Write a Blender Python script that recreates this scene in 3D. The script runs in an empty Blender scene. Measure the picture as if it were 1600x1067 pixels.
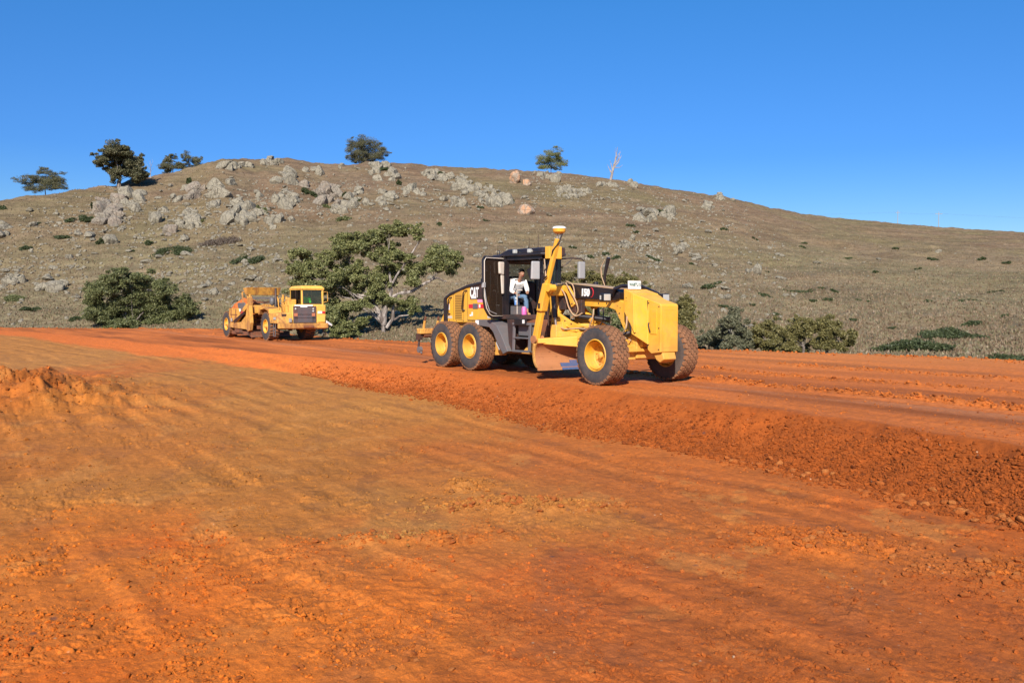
import bpy, bmesh, math, random
import numpy as np
from mathutils import Vector, Matrix, Euler, noise as mnoise
R_ = math.radians
sc = bpy.context.scene
COL = sc.collection

# ------------------------------------------------------------------ camera, sky, sun
F_PX, CAM_H, HOR = 1300.0, 1.78, 479.0           # focal length in photo pixels, eye height, horizon row
PITCH = math.atan((533.5 - HOR) / F_PX)
cam = bpy.data.cameras.new('camera'); cam.sensor_width = 36; cam.lens = F_PX / 1600 * 36
cam.clip_start = 0.1; cam.clip_end = 6000
camo = bpy.data.objects.new('camera', cam); COL.objects.link(camo)
camo.location = (0, 0, CAM_H); camo.rotation_euler = (math.pi / 2 - PITCH, 0, 0)
sc.camera = camo

SUN_EL, SUN_AZ = R_(33), R_(-172)                # azimuth from +Y towards +X: behind the camera
sun = bpy.data.lights.new('sun', 'SUN'); sun.energy = 5.0; sun.angle = R_(0.53); sun.color = (1.0, 0.93, 0.83)
suno = bpy.data.objects.new('sun', sun); COL.objects.link(suno)
sd = Vector((math.sin(SUN_AZ) * math.cos(SUN_EL), math.cos(SUN_AZ) * math.cos(SUN_EL), math.sin(SUN_EL)))
suno.rotation_euler = sd.to_track_quat('Z', 'Y').to_euler()
suno.location = (0, -20, 40)
w = bpy.data.worlds.new('World'); sc.world = w; w.use_nodes = True
nt = w.node_tree; nt.nodes.clear()
wo = nt.nodes.new('ShaderNodeOutputWorld'); bg = nt.nodes.new('ShaderNodeBackground')
sky = nt.nodes.new('ShaderNodeTexSky'); sky.sky_type = 'NISHITA'; sky.sun_disc = False
sky.sun_elevation = SUN_EL; sky.sun_rotation = SUN_AZ
sky.altitude = 300; sky.air_density = 1.0; sky.dust_density = 0.35; sky.ozone_density = 2.6
hs = nt.nodes.new('ShaderNodeHueSaturation'); hs.inputs['Saturation'].default_value = 1.38; hs.inputs['Value'].default_value = 1.0
tcw = nt.nodes.new('ShaderNodeTexCoord'); spw = nt.nodes.new('ShaderNodeSeparateXYZ'); rpw = nt.nodes.new('ShaderNodeValToRGB'); mxw = nt.nodes.new('ShaderNodeMix')
mxw.data_type = 'RGBA'; mxw.blend_type = 'MULTIPLY'; mxw.inputs[0].default_value = 1.0
nt.links.new(tcw.outputs['Generated'], spw.inputs[0]); nt.links.new(spw.outputs[2], rpw.inputs[0])
ew = rpw.color_ramp.elements                      # clean dry air: less white near the horizon than the model gives
for k_, (p_, c_) in enumerate([(0.0, (.42, .50, .64)), (.09, (.385, .475, .63)), (.17, (.375, .485, .70)), (.33, (.68, .67, .78)), (.8, (.9, .9, .92))]):
    e_ = ew[k_] if k_ < 2 else ew.new(p_)
    e_.position = p_; e_.color = (*c_, 1)
nt.links.new(sky.outputs[0], hs.inputs['Color']); nt.links.new(hs.outputs[0], mxw.inputs[6]); nt.links.new(rpw.outputs[0], mxw.inputs[7]); nt.links.new(mxw.outputs[2], bg.inputs[0])
bg.inputs[1].default_value = 0.127
nt.links.new(bg.outputs[0], wo.inputs[0])
sc.view_settings.view_transform = 'Standard'; sc.view_settings.look = 'None'
sc.view_settings.exposure = 0.6; sc.view_settings.gamma = 1.0
sc.render.engine = 'CYCLES'

# ------------------------------------------------------------------ pixel -> world helpers (photo pixels, 1600 wide)
def ray(px, py):
    X = (px - 800) / F_PX; v = (533.5 - py) / F_PX
    return np.array([X, math.cos(PITCH) + v * math.sin(PITCH), -math.sin(PITCH) + v * math.cos(PITCH)])
def on_z(px, py, z=0.0):
    d = ray(px, py); s = (z - CAM_H) / d[2]
    return d[0] * s, d[1] * s
def at_depth(px, py, Y):
    d = ray(px, py); s = Y / d[1]
    return d[0] * s, Y, CAM_H + d[2] * s
def project(X, Y, Z):
    Zc = Z - CAM_H; ct, st = math.cos(PITCH), math.sin(PITCH)
    d = Y * ct - Zc * st; v = Y * st + Zc * ct
    d = np.where(d < 0.05, 0.05, d)
    return 800 + F_PX * X / d, 533.5 - F_PX * v / d

# ------------------------------------------------------------------ numpy noise
def _hash(ix, iy, seed):
    u = np.uint32
    h = np.asarray(ix, np.int32).astype(u) * u(374761393) + np.asarray(iy, np.int32).astype(u) * u(668265263) + u((seed * 974634777) & 0xFFFFFFFF)
    h = (h ^ (h >> u(13))) * u(1274126177)
    h = (h ^ (h >> u(16))) * u(2246822519)
    return ((h ^ (h >> u(15))) & u(0xFFFFFF)) * (1.0 / 0xFFFFFF)
def vnoise(x, y, seed=0):
    x0 = np.floor(x); y0 = np.floor(y); fx = x - x0; fy = y - y0
    g = []
    for dx in (0, 1):
        for dy in (0, 1):
            a = _hash(x0 + dx, y0 + dy, seed) * 2 * math.pi
            g.append(np.cos(a) * (fx - dx) + np.sin(a) * (fy - dy))
    u = fx * fx * fx * (fx * (fx * 6 - 15) + 10); v = fy * fy * fy * (fy * (fy * 6 - 15) + 10)
    return ((g[0] * (1 - v) + g[1] * v) * (1 - u) + (g[2] * (1 - v) + g[3] * v) * u) * 1.5
def fbm(x, y, octv=4, seed=0, gain=0.5, lac=2.03):
    s = 0; a = 1.0
    for k in range(octv):
        s = s + a * vnoise(x, y, seed + k * 17); x = x * lac + 3.1; y = y * lac + 1.7; a *= gain
    return s
def worley(x, y, seed=0):
    x0 = np.floor(x); y0 = np.floor(y)
    f1 = np.full(x.shape, 9.0); f2 = np.full(x.shape, 9.0); cid = np.zeros(x.shape)
    for dx in (-1, 0, 1):
        for dy in (-1, 0, 1):
            cx = x0 + dx; cy = y0 + dy
            px = cx + _hash(cx, cy, seed); py = cy + _hash(cx, cy, seed + 5)
            d = np.hypot(px - x, py - y)
            c = d < f1
            f2 = np.where(c, f1, np.minimum(f2, d)); cid = np.where(c, _hash(cx, cy, seed + 9), cid); f1 = np.where(c, d, f1)
    return f1, f2, cid
def sstep(a, b, x):
    t = np.clip((x - a) / (b - a), 0, 1); return t * t * (3 - 2 * t)
def lin(c):
    c = np.array(c, float) / 255.0
    return np.where(c <= 0.04045, c / 12.92, ((c + 0.055) / 1.055) ** 2.4)

# ------------------------------------------------------------------ tagging and linking
def tag(o, label=None, cat=None, group=None, kind=None):
    if label: o['label'] = label
    if cat: o['category'] = cat
    if group: o['group'] = group
    if kind: o['kind'] = kind
    return o
def empty(name, loc=(0, 0, 0), rz=0.0):
    o = bpy.data.objects.new(name, None); COL.objects.link(o)
    o.location = loc; o.rotation_euler = (0, 0, rz); o.empty_display_size = 0.3
    return o
def mesh_obj(name, verts, faces, mat=None, parent=None, smooth=False):
    me = bpy.data.meshes.new(name)
    me.from_pydata([tuple(v) for v in verts], [], faces); me.update()
    if smooth: me.polygons.foreach_set('use_smooth', [True] * len(me.polygons))
    if mat is not None: me.materials.append(mat)
    o = bpy.data.objects.new(name, me); COL.objects.link(o)
    if parent is not None: o.parent = parent
    return o
def np_mesh(name, V, Fq, mat=None, parent=None, smooth=False, nside=None):
    """V (n,3), Fq (m,k) uniform faces"""
    V = np.asarray(V, np.float32); Fq = np.asarray(Fq, np.int32)
    me = bpy.data.meshes.new(name); k = Fq.shape[1]
    me.vertices.add(len(V)); me.vertices.foreach_set('co', V.ravel())
    me.loops.add(Fq.size); me.loops.foreach_set('vertex_index', Fq.ravel())
    me.polygons.add(len(Fq)); me.polygons.foreach_set('loop_start', np.arange(len(Fq), dtype=np.int32) * k)
    me.polygons.foreach_set('loop_total', np.full(len(Fq), k, np.int32))
    me.polygons.foreach_set('use_smooth', np.full(len(Fq), smooth))
    me.update(calc_edges=True); me.validate()
    if mat is not None: me.materials.append(mat)
    o = bpy.data.objects.new(name, me); COL.objects.link(o)
    if parent is not None: o.parent = parent
    return o

# ------------------------------------------------------------------ shape collector
class MB:
    def __init__(s): s.v = []; s.f = []
    def add(s, vs, fs):
        b = len(s.v); s.v += [tuple(v) for v in vs]; s.f += [tuple(i + b for i in f) for f in fs]; return s
    def box(s, x0, x1, y0, y1, z0, z1):
        return s.add([(x0,y0,z0),(x1,y0,z0),(x1,y1,z0),(x0,y1,z0),(x0,y0,z1),(x1,y0,z1),(x1,y1,z1),(x0,y1,z1)],
                     [(3,2,1,0),(4,5,6,7),(0,1,5,4),(1,2,6,5),(2,3,7,6),(3,0,4,7)])
    def hexa(s, b, t):                      # bottom 4 points, top 4 points
        return s.add(list(b) + list(t), [(3,2,1,0),(4,5,6,7),(0,1,5,4),(1,2,6,5),(2,3,7,6),(3,0,4,7)])
    def prism_y(s, pts, y0, y1):            # outline in x,z swept along y; y0/y1 may be per-point lists
        n = len(pts); a = y0 if hasattr(y0, '__len__') else [y0] * n; c = y1 if hasattr(y1, '__len__') else [y1] * n
        vs = [(p[0], a[i], p[1]) for i, p in enumerate(pts)] + [(p[0], c[i], p[1]) for i, p in enumerate(pts)]
        fs = [tuple(range(n)), tuple(range(2 * n - 1, n - 1, -1))] + [(i, i + n, (i + 1) % n + n, (i + 1) % n) for i in range(n)]
        return s.add(vs, fs)
    def prism_z(s, pts, z0, z1):
        n = len(pts); a = z0 if hasattr(z0, '__len__') else [z0] * n; c = z1 if hasattr(z1, '__len__') else [z1] * n
        vs = [(p[0], p[1], a[i]) for i, p in enumerate(pts)] + [(p[0], p[1], c[i]) for i, p in enumerate(pts)]
        fs = [tuple(range(n - 1, -1, -1)), tuple(range(n, 2 * n))] + [(i, (i + 1) % n, (i + 1) % n + n, i + n) for i in range(n)]
        return s.add(vs, fs)
    def tube(s, path, r, n=8, cap=True):    # r may be list
        P = [Vector(p) for p in path]; m = len(P); rr = r if hasattr(r, '__len__') else [r] * m
        vs = []; up = None
        for i in range(m):
            d = (P[min(i + 1, m - 1)] - P[max(i - 1, 0)])
            if d.length < 1e-9: d = Vector((0, 0, 1))
            d.normalize()
            if up is None: up = Vector((0, 0, 1)) if abs(d.z) < .9 else Vector((1, 0, 0))
            a = d.cross(up)
            if a.length < 1e-6: a = d.cross(Vector((0, 1, 0)))
            a.normalize(); b = a.cross(d).normalized(); up = b
            for k in range(n):
                t = 2 * math.pi * k / n
                vs.append(P[i] + a * math.cos(t) * rr[i] + b * math.sin(t) * rr[i])
        fs = [(i * n + k, i * n + (k + 1) % n, (i + 1) * n + (k + 1) % n, (i + 1) * n + k) for i in range(m - 1) for k in range(n)]
        if cap: fs += [tuple(range(n - 1, -1, -1)), tuple((m - 1) * n + k for k in range(n))]
        return s.add(vs, fs)
    def bar(s, a, b, wx, wz):               # rectangular bar between two points, wx wide (horizontal), wz deep
        a = Vector(a); b = Vector(b); d = (b - a).normalized()
        up = Vector((0, 0, 1)) if abs(d.z) < .95 else Vector((1, 0, 0))
        x = d.cross(up).normalized() * wx / 2; y = x.cross(d).normalized() * wz / 2
        return s.hexa([a - x - y, a + x - y, a + x + y, a - x + y], [b - x - y, b + x - y, b + x + y, b - x + y])
    def lathe_y(s, prof, n=32, c=(0, 0, 0)):   # prof: (y, radius) list turned round the y axis
        m = len(prof); vs = []
        for (y, r) in prof:
            for k in range(n):
                t = 2 * math.pi * k / n; vs.append((c[0] + r * math.cos(t), c[1] + y, c[2] + r * math.sin(t)))
        fs = [(i * n + k, i * n + (k + 1) % n, (i + 1) * n + (k + 1) % n, (i + 1) * n + k) for i in range(m - 1) for k in range(n)]
        return s.add(vs, fs)
    def lathe_z(s, prof, n=24, c=(0, 0, 0)):
        m = len(prof); vs = []
        for (z, r) in prof:
            for k in range(n):
                t = 2 * math.pi * k / n; vs.append((c[0] + r * math.cos(t), c[1] + r * math.sin(t), c[2] + z))
        fs = [(i * n + k, i * n + (k + 1) % n, (i + 1) * n + (k + 1) % n, (i + 1) * n + k) for i in range(m - 1) for k in range(n)]
        return s.add(vs, fs)
    def build(s, name, mat=None, parent=None, bevel=0.0, smooth=False, label=None):
        o = mesh_obj(name, s.v, s.f, mat, parent, False)
        bm = bmesh.new(); bm.from_mesh(o.data); bmesh.ops.recalc_face_normals(bm, faces=bm.faces); bm.to_mesh(o.data); bm.free()
        if smooth:
            o.data.polygons.foreach_set('use_smooth', [True] * len(o.data.polygons))
            try: o.data.set_sharp_from_angle(angle=R_(40))
            except Exception: pass
        if bevel:
            m = o.modifiers.new('bevel', 'BEVEL'); m.width = bevel; m.segments = 2; m.limit_method = 'ANGLE'; m.angle_limit = R_(35)
        if label: o['label'] = label
        return o
def arc(p0, p1, p2, n=8):                     # quadratic bezier points
    p0, p1, p2 = Vector(p0), Vector(p1), Vector(p2)
    return [(1 - t) ** 2 * p0 + 2 * t * (1 - t) * p1 + t * t * p2 for t in [i / n for i in range(n + 1)]]

# ------------------------------------------------------------------ materials
class NT:
    def __init__(s, name):
        s.m = bpy.data.materials.new(name); s.m.use_nodes = True; s.t = s.m.node_tree
        s.t.nodes.clear(); s.out = s.n('ShaderNodeOutputMaterial'); s.b = s.n('ShaderNodeBsdfPrincipled')
        s.l(s.b.outputs[0], s.out.inputs[0])
    def n(s, k, **kw):
        x = s.t.nodes.new(k)
        for a, v in kw.items(): setattr(x, a, v)
        return x
    def l(s, a, b): s.t.links.new(a, b)
    def coord(s, kind='Object'): return s.n('ShaderNodeTexCoord').outputs[kind]
    def mapping(s, src, scale=(1, 1, 1), rot=(0, 0, 0)):
        m = s.n('ShaderNodeMapping'); m.inputs['Scale'].default_value = scale; m.inputs['Rotation'].default_value = rot
        s.l(src, m.inputs[0]); return m.outputs[0]
    def noise(s, src, scale, detail=4, rough=.6, dist=0):
        x = s.n('ShaderNodeTexNoise'); x.inputs['Scale'].default_value = scale; x.inputs['Detail'].default_value = detail
        x.inputs['Roughness'].default_value = rough; x.inputs['Distortion'].default_value = dist
        if src is not None: s.l(src, x.inputs['Vector'])
        return x.outputs[0]
    def voro(s, src, scale, feature='F1'):
        x = s.n('ShaderNodeTexVoronoi'); x.feature = feature; x.inputs['Scale'].default_value = scale
        s.l(src, x.inputs['Vector']); return x
    def ramp(s, src, stops):
        x = s.n('ShaderNodeValToRGB'); e = x.color_ramp.elements
        while len(e) < len(stops): e.new(0.5)
        for i, (p, c) in enumerate(stops):
            e[i].position = p; e[i].color = (*c[:3], 1) if hasattr(c, '__len__') else (c, c, c, 1)
        s.l(src, x.inputs[0]); return x.outputs[0]
    def mix(s, fac, a, b, mode='MIX'):
        x = s.n('ShaderNodeMix', data_type='RGBA', blend_type=mode)
        for inp, v in ((0, fac), (6, a), (7, b)):
            if isinstance(v, (int, float)): x.inputs[inp].default_value = v if inp == 0 else (v, v, v, 1)
            elif isinstance(v, tuple): x.inputs[inp].default_value = (*v[:3], 1)
            else: s.l(v, x.inputs[inp])
        return x.outputs[2]
    def math(s, op, a, b=0.0):
        x = s.n('ShaderNodeMath', operation=op)
        for i, v in enumerate((a, b)):
            if isinstance(v, (int, float)): x.inputs[i].default_value = v
            else: s.l(v, x.inputs[i])
        return x.outputs[0]
    def set(s, k, v):
        i = s.b.inputs[k]
        if isinstance(v, (int, float)): i.default_value = v
        elif isinstance(v, tuple): i.default_value = (*v[:3], 1)
        else: s.l(v, i)
        return s
    def bump(s, h, strength=.3, dist=.02, prev=None):
        x = s.n('ShaderNodeBump'); x.inputs['Strength'].default_value = strength; x.inputs['Distance'].default_value = dist
        s.l(h, x.inputs['Height'])
        if prev is not None: s.l(prev, x.inputs['Normal'])
        s.l(x.outputs[0], s.b.inputs['Normal']); return x.outputs[0]

DUST = tuple(lin((186, 98, 48)) * 0.75)
def paint(name, c, rough=.42, dust=.35, dustz=None, metallic=0.0, dust_c=None, spec=.5, wear=0.0, stain=0.0):
    """painted metal: noisy dust film, heavier towards the bottom when dustz=(z0,z1) is given (dust thrown up from the ground)"""
    t = NT(name); co = t.coord('Object')
    n1 = t.noise(co, 2.2, 6, .65); n2 = t.noise(co, 19, 5, .7)
    f = t.ramp(t.math('ADD', t.math('MULTIPLY', n1, .6), t.math('MULTIPLY', n2, .4)), [(.42, 0.0), (.66, 1.0)])
    f = t.math('MULTIPLY', f, dust)
    if dustz:
        sp = t.n('ShaderNodeSeparateXYZ'); t.l(co, sp.inputs[0])
        mr = t.n('ShaderNodeMapRange'); t.l(sp.outputs[2], mr.inputs[0])
        mr.inputs[1].default_value = dustz[0]; mr.inputs[2].default_value = dustz[1]; mr.inputs[3].default_value = .75; mr.inputs[4].default_value = 0
        f = t.math('MAXIMUM', f, t.math('MULTIPLY', mr.outputs[0], t.ramp(n1, [(.3, .35), (.6, 1.0)])))
    col = t.mix(t.ramp(n1, [(.35, 0.0), (.65, 1.0)]), tuple(np.array(c) * .9), tuple(np.minimum(np.array(c) * 1.06, 1)))
    col = t.mix(f, col, dust_c or DUST)
    if stain:
        n4 = t.noise(t.mapping(co, (1, 1, .55)), 1.7, 7, .72, .6)
        col = t.mix(t.math('MULTIPLY', t.ramp(n4, [(.46, 0.0), (.60, 1.0)]), stain), col, (.26, .105, .035))
    if wear:
        n3 = t.noise(co, 7, 8, .75)
        col = t.mix(t.math('MULTIPLY', t.ramp(n3, [(.58, 0.0), (.64, 1.0)]), wear), col, (.10, .045, .025))
    t.set('Base Color', col); t.set('Metallic', metallic)
    t.set('Roughness', t.math('ADD', t.math('MULTIPLY', f, .5), rough)); t.b.inputs['Specular IOR Level'].default_value = spec
    t.bump(n2, .08, .004)
    return t.m
YEL = (0.80, 0.405, 0.026)
DUSTP = (.46, .26, .12)
M = {}
M['yellow'] = paint('grader_yellow_paint', YEL, .42, .42, (0.2, 1.4), dust_c=DUSTP, stain=.26)
M['rimyellow'] = paint('wheel_rim_yellow', YEL, .45, .65, dust_c=DUSTP, stain=.3)
M['yellow_low'] = paint('yellow_paint_dusty_low', YEL, .45, .7, (0.3, 1.6), wear=.6, dust_c=DUSTP, stain=.25)
M['yellow_old'] = paint('old_orange_yellow_paint', (0.66, 0.335, 0.05), .6, .35, (0.2, 1.5), wear=.9, dust_c=(.44, .235, .10), stain=.85)
M['yellow_cab'] = paint('scraper_cab_yellow', (0.80, 0.46, 0.07), .5, .3, wear=.35, dust_c=(.52, .32, .16), stain=.25)
M['tan_panel'] = paint('louvre_panel_tan', (0.55, 0.30, 0.035), .5, .4)
M['black'] = paint('black_paint', (0.012, 0.012, 0.015), .30, .045)
M['blackdust'] = paint('black_steel_dusty', (0.022, 0.021, 0.022), .5, .22)
M['grey'] = paint('dark_grey_step_paint', (0.105, 0.110, 0.115), .5, .16)
M['greyl'] = paint('light_grey_plastic', (0.30, 0.30, 0.295), .45, .12)
M['greyd'] = paint('grille_dark_grey', (0.05, 0.052, 0.056), .6, .3)  # dark grey backing behind the grille slats
M['greyl2'] = paint('grille_slat_grey', (0.13, 0.135, 0.145), .5, .3)
M['cream'] = paint('cream_trim', (0.55, 0.50, 0.42), .5, .3)
M['steel'] = paint('worn_steel', (0.30, 0.28, 0.26), .35, .25, metallic=.7)
M['rust'] = paint('polished_rusty_moldboard', (0.42, 0.18, 0.075), .45, .5, metallic=.12, dust_c=(0.36, 0.145, 0.055), wear=.5)
M['rustdark'] = paint('dirt_caked_steel', (0.10, 0.055, 0.035), .8, .7)
M['blue'] = paint('blue_cutting_edge', (0.035, 0.09, 0.20), .5, .25)
M['white'] = paint('white_paint', (0.80, 0.79, 0.76), .45, .08)
M['red'] = paint('red_decal', (0.55, 0.015, 0.03), .4, .1)
M['pink'] = paint('pink_decal', (0.75, 0.30, 0.50), .45, .2)
M['hose'] = paint('beige_hose_sleeve', (0.42, 0.30, 0.18), .6, .4)
M['tyreside'] = paint('tyre_sidewall_rubber', (0.050, 0.048, 0.050), .75, .6, spec=.3, dust_c=(0.16, 0.105, 0.075))
M['tyregroove'] = paint('tyre_groove_rubber', (0.028, 0.020, 0.016), .9, .5, spec=.2, dust_c=(0.10, 0.045, 0.02))
M['tread'] = paint('tyre_tread_dusty', (0.17, 0.085, 0.045), .85, .75, spec=.2, dust_c=(0.34, 0.150, 0.070))
def simple(name, c, rough=.5, metallic=0, emit=None):
    t = NT(name); t.set('Base Color', tuple(c)); t.set('Roughness', rough); t.set('Metallic', metallic)
    return t.m
def cloth(name, c, rough=.9):
    t = NT(name); n = t.noise(t.coord('Object'), 9, 5, .6)
    t.set('Base Color', t.mix(t.ramp(n, [(.3, 0.0), (.7, 1.0)]), tuple(np.array(c) * .8), tuple(np.minimum(np.array(c) * 1.1, 1))))
    t.set('Roughness', rough); t.bump(n, .5, .02); return t.m
M['lamp'] = simple('lamp_lens', (.50, .49, .45), .2, .2)
M['mirror'] = simple('mirror_glass', (.5, .52, .55), .05, 1)
def glass(name, tint, refl=.12, alpha=.55):
    t = NT(name); tr = t.n('ShaderNodeBsdfTransparent'); tr.inputs[0].default_value = (*tint, 1)
    gl = t.n('ShaderNodeBsdfGlossy'); gl.inputs['Roughness'].default_value = .04; gl.inputs[0].default_value = (.9, .92, .95, 1)
    df = t.n('ShaderNodeBsdfDiffuse'); df.inputs[0].default_value = (.12, .075, .05, 1)
    m0 = t.n('ShaderNodeMixShader'); m0.inputs[0].default_value = alpha; t.l(tr.outputs[0], m0.inputs[1]); t.l(df.outputs[0], m0.inputs[2])
    m = t.n('ShaderNodeMixShader'); m.inputs[0].default_value = .04 + refl * .5; t.l(m0.outputs[0], m.inputs[1]); t.l(gl.outputs[0], m.inputs[2])
    t.l(m.outputs[0], t.out.inputs[0]); return t.m
M['glass'] = glass('cab_glass', (.80, .84, .82), .06, .03)
M['glass_dark'] = glass('tinted_dusty_door_glass', (.10, .08, .07), .01, .22)
M['glass_tint'] = glass('shade_tinted_cab_glass', (.30, .32, .31), .04, .05)
M['glass_shaded'] = glass('shade_tinted_side_glass', (.45, .45, .45), .02, .05)  # tint stands in for the dark cab interior behind the pane
M['skin'] = cloth('skin', (.36, .18, .11), .6)
M['hair'] = cloth('dark_hair', (.03, .022, .018))
M['shirt_white'] = cloth('white_shirt', (.80, .78, .74))
M['jeans'] = cloth('blue_jeans', (.10, .17, .27))
M['boot'] = cloth('tan_leather_boot', (.42, .23, .11))
M['hivis'] = cloth('green_hi_vis_cloth', (.10, .80, .06))
M['navy'] = cloth('navy_cloth', (.02, .03, .07))
M['seat'] = cloth('dark_seat_cloth', (.02, .02, .022))
# ------------------------------------------------------------------ terrain layout
FWD = np.array([math.sin(R_(36)), -math.cos(R_(36))]); LAT = np.array([math.cos(R_(36)), math.sin(R_(36))])
crest_px = [(1700,714),(1600,699),(1375,663),(1187,639),(1000,616),(850,596),(700,579),(600,567),(500,559),(400,550),(225,536),(67,520),(-60,514)]
foot_px = [(1700,842),(1600,820),(1500,797),(1400,775),(1250,742),(1100,708),(950,680),(850,662),(750,640),(600,609),(480,588),(375,571),(225,555),(100,537),(40,526),(-60,518)]
far_px = [(-60,512),(0,512),(180,513),(340,514),(470,524),(560,530),(650,534),(760,539),(900,543),(1100,547),(1350,553),(1500,559),(1600,564),(1700,568)]
ZL_Y = [0, 9, 14, 19, 27, 36, 44, 58, 70, 400]; ZL_Z = [-.74, -.74, -.68, -.60, -.48, -.33, -.19, -.05, 0, 0]
def zlow(r): return np.interp(r, ZL_Y, ZL_Z)
def az_r(x, y): return math.atan2(x, y), math.hypot(x, y)
def solve_low(px, py):
    z = -.5
    for _ in range(30):
        x, y = on_z(px, py, z); z = .5 * z + .5 * float(zlow(math.hypot(x, y)))
    return x, y
crest = sorted([az_r(*on_z(a, b, 0)) for a, b in crest_px] + [az_r(11, 3), az_r(13, -2), az_r(15.5, -8), az_r(20, -20)])
foot = sorted([az_r(*solve_low(a, b)) for a, b in foot_px] + [az_r(9.6, 3), az_r(11.4, -2), az_r(14, -8), az_r(18.5, -20)])
far = sorted([az_r(*on_z(a, b, 0)) for a, b in far_px])
def tab(t, az, pad=None):
    a = np.array([q[0] for q in t]); r = np.array([q[1] for q in t])
    return np.exp(np.interp(az, a, np.log(r)))
def r_crest(az): return tab(crest, az)
def r_foot(az): return np.minimum(tab(foot, az), tab(crest, az) * .995)
def r_far(az): return tab(far, np.clip(az, -.62, .62)) * np.where(az > .6, np.exp(-np.clip(az - .6, 0, .8) * .1), 1)
# tyre tracks / windrows along the haul road: (point px, point px, height, width, roughness)
def lat_of(px, py):
    x, y = on_z(px, py, 0); return x * LAT[0] + y * LAT[1]
WIND = [((1380, 620), .10, .17), ((1400, 600), .07, .22), ((1450, 585), .05, .3), ((1300, 573), .035, .3), ((1200, 559), .03, .5)]
RUTS = (1.2, 2.7, 3.6, 4.7, 5.6, 6.9, 8.4, 9.3, 10.9)
def flow_of(lat, lon): return lat + .003 * np.clip(-(lon + 20), 0, None) ** 2 - .010 * np.clip(lon + 9, 0, None) ** 2
def ground_z(x, y, detail=True):
    x = np.asarray(x, float); y = np.asarray(y, float)
    r = np.hypot(x, y); az = np.arctan2(x, y)
    wob = fbm(x * .9, y * .9, 3, 3) * .35 + fbm(x * .22, y * .22, 2, 31) * .9 * sstep(14, 30, r)
    rc = r_crest(az); rf = r_foot(az); t = (r + wob * np.clip(r / 14, .25, 1.0) * .6 - rf) / np.maximum(rc - rf, .25)
    zl = zlow(r)
    s = np.clip(t, 0, 1); prof = s * .78 + sstep(0, 1, s) * .22
    top = sstep(.9, 1.25, t)                     # 1 on the haul road
    z = zl * (1 - prof)
    bank = np.clip(1 - np.abs(t - .5) * 1.7, 0, 1)
    lat = x * LAT[0] + y * LAT[1]; lon = x * FWD[0] + y * FWD[1]
    if detail:
        lf = fbm(x * .16, y * .16, 3, 11)
        z = z + lf * .05 * (1 - bank) * sstep(3, 8, r) * (1 - .6 * top)
        low = (1 - sstep(-.25, .1, t))
        # churned clay: patches of torn crust
        patch = sstep(.08, .5, fbm(x * .8 + 7, y * .8, 4, 21))
        st = fbm(lat * 6.5, lon * 1.3, 4, 41)    # scraper-drag streaks along the travel direction
        z = z + low * (st * .003 + fbm(x * 3.1, y * 3.1, 4, 51) * .006)
        nearf = 1 - sstep(16, 30, r)
        f1, f2, cid = worley(x * 4.6 + fbm(x * 2, y * 2, 2, 61) * .8, y * 4.6, 71)
        crack = 1 - sstep(.0, .13, f2 - f1)
        g1, g2, gid = worley(x * 13 + fbm(x * 5, y * 5, 2, 65) * .8, y * 13, 75)
        z = z + low * nearf * patch * ((cid - .5) * .022 - crack * .010 + (gid - .5) * .020 - (1 - sstep(0, .10, g2 - g1)) * .010)
        rg = 1 - np.abs(fbm(x * 9 + .3 * st, y * 9, 4, 83, .6)); pt2 = sstep(-.1, .45, fbm(x * 1.4, y * 1.4, 3, 85))
        z = z + low * nearf * (fbm(x * 14, y * 14, 3, 81) * .0045 + (rg - .6) * .010 * sstep(.35, .9, pt2))
        # wheel ruts sweeping across the lower pad
        fl = flow_of(lat, lon)
        for k, off in enumerate(RUTS):
            c = fl - off + fbm(lon * .15, lon * 0 + k, 2, 90 + k) * .35
            rut = np.exp(-(c / .21) ** 2) - .6 * np.exp(-((np.abs(c) - .34) / .12) ** 2)
            lug = np.sin(lon * 24 + np.abs(c) * 14) * .40
            z = z - low * (.026 - .002 * k) * rut * (1 + lug) * sstep(-.25, .35, fbm(x * .25, y * .25, 2, 95 + k) + .15)
        z = z + low * fbm(fl * 5.0, lon * .22, 4, 97) * .004
        # berms and mounds (world position, radius x/y, height)
        for (mx, my, rx, ry, hh, sd_) in MOUNDS:
            q = ((x - mx) / rx) ** 2 + ((y - my) / ry) ** 2 + fbm(x * 1.1, y * 1.1, 3, sd_) * (.7 if hh < .3 else .25)
            m = np.exp(-np.clip(q, 0, 9) * 1.4)
            z = z + low * m * hh * (1 + (.12 if hh > .4 else .6) * (fbm(x * 3.5, y * 3.5, 4, sd_ + 3) * .45 + (cid - .5) * .35 - crack * .12))
        # bank: loose dozed soil
        loose = sstep(.02, .3, t) * (1 - sstep(.85, 1.05, t))
        z = z + loose * (fbm(x * 2.2, y * 2.2, 5, 101, .6) * .022 + (gid - .5) * .012 * nearf + (cid - .5) * .012)
        # haul road
        for k, (p, hh, ww) in enumerate(WIND):
            c = (lat - lat_of(*p) + fbm(lon * .18, lon * 0, 3, 110 + k) * .35) / ww
            z = z + top * np.exp(-c * c) * hh * (.55 + .9 * fbm(x * 5, y * 5, 4, 120 + k) + .45 * vnoise(lon * .5, lon * 0, 7 + k))
        z = z + top * (fbm(lat * 4, lon * .5, 4, 131) * .012 + fbm(x * 6, y * 6, 3, 137) * .004)
        lug = np.sin(lon * 20 + np.sign(lat) * 2)
        for off in (0.55, 1.0, 2.9, 3.4):
            c = lat - lat_of(1187, 639) - off
            z = z - top * np.exp(-(c / .12) ** 2) * .012 * (1 + .8 * lug)
    rfar = r_far(az) + fbm(x * .3, y * .3, 2, 150) * .5
    z = z - sstep(0, 4.0, r - rfar) * 3.2
    return z
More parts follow.
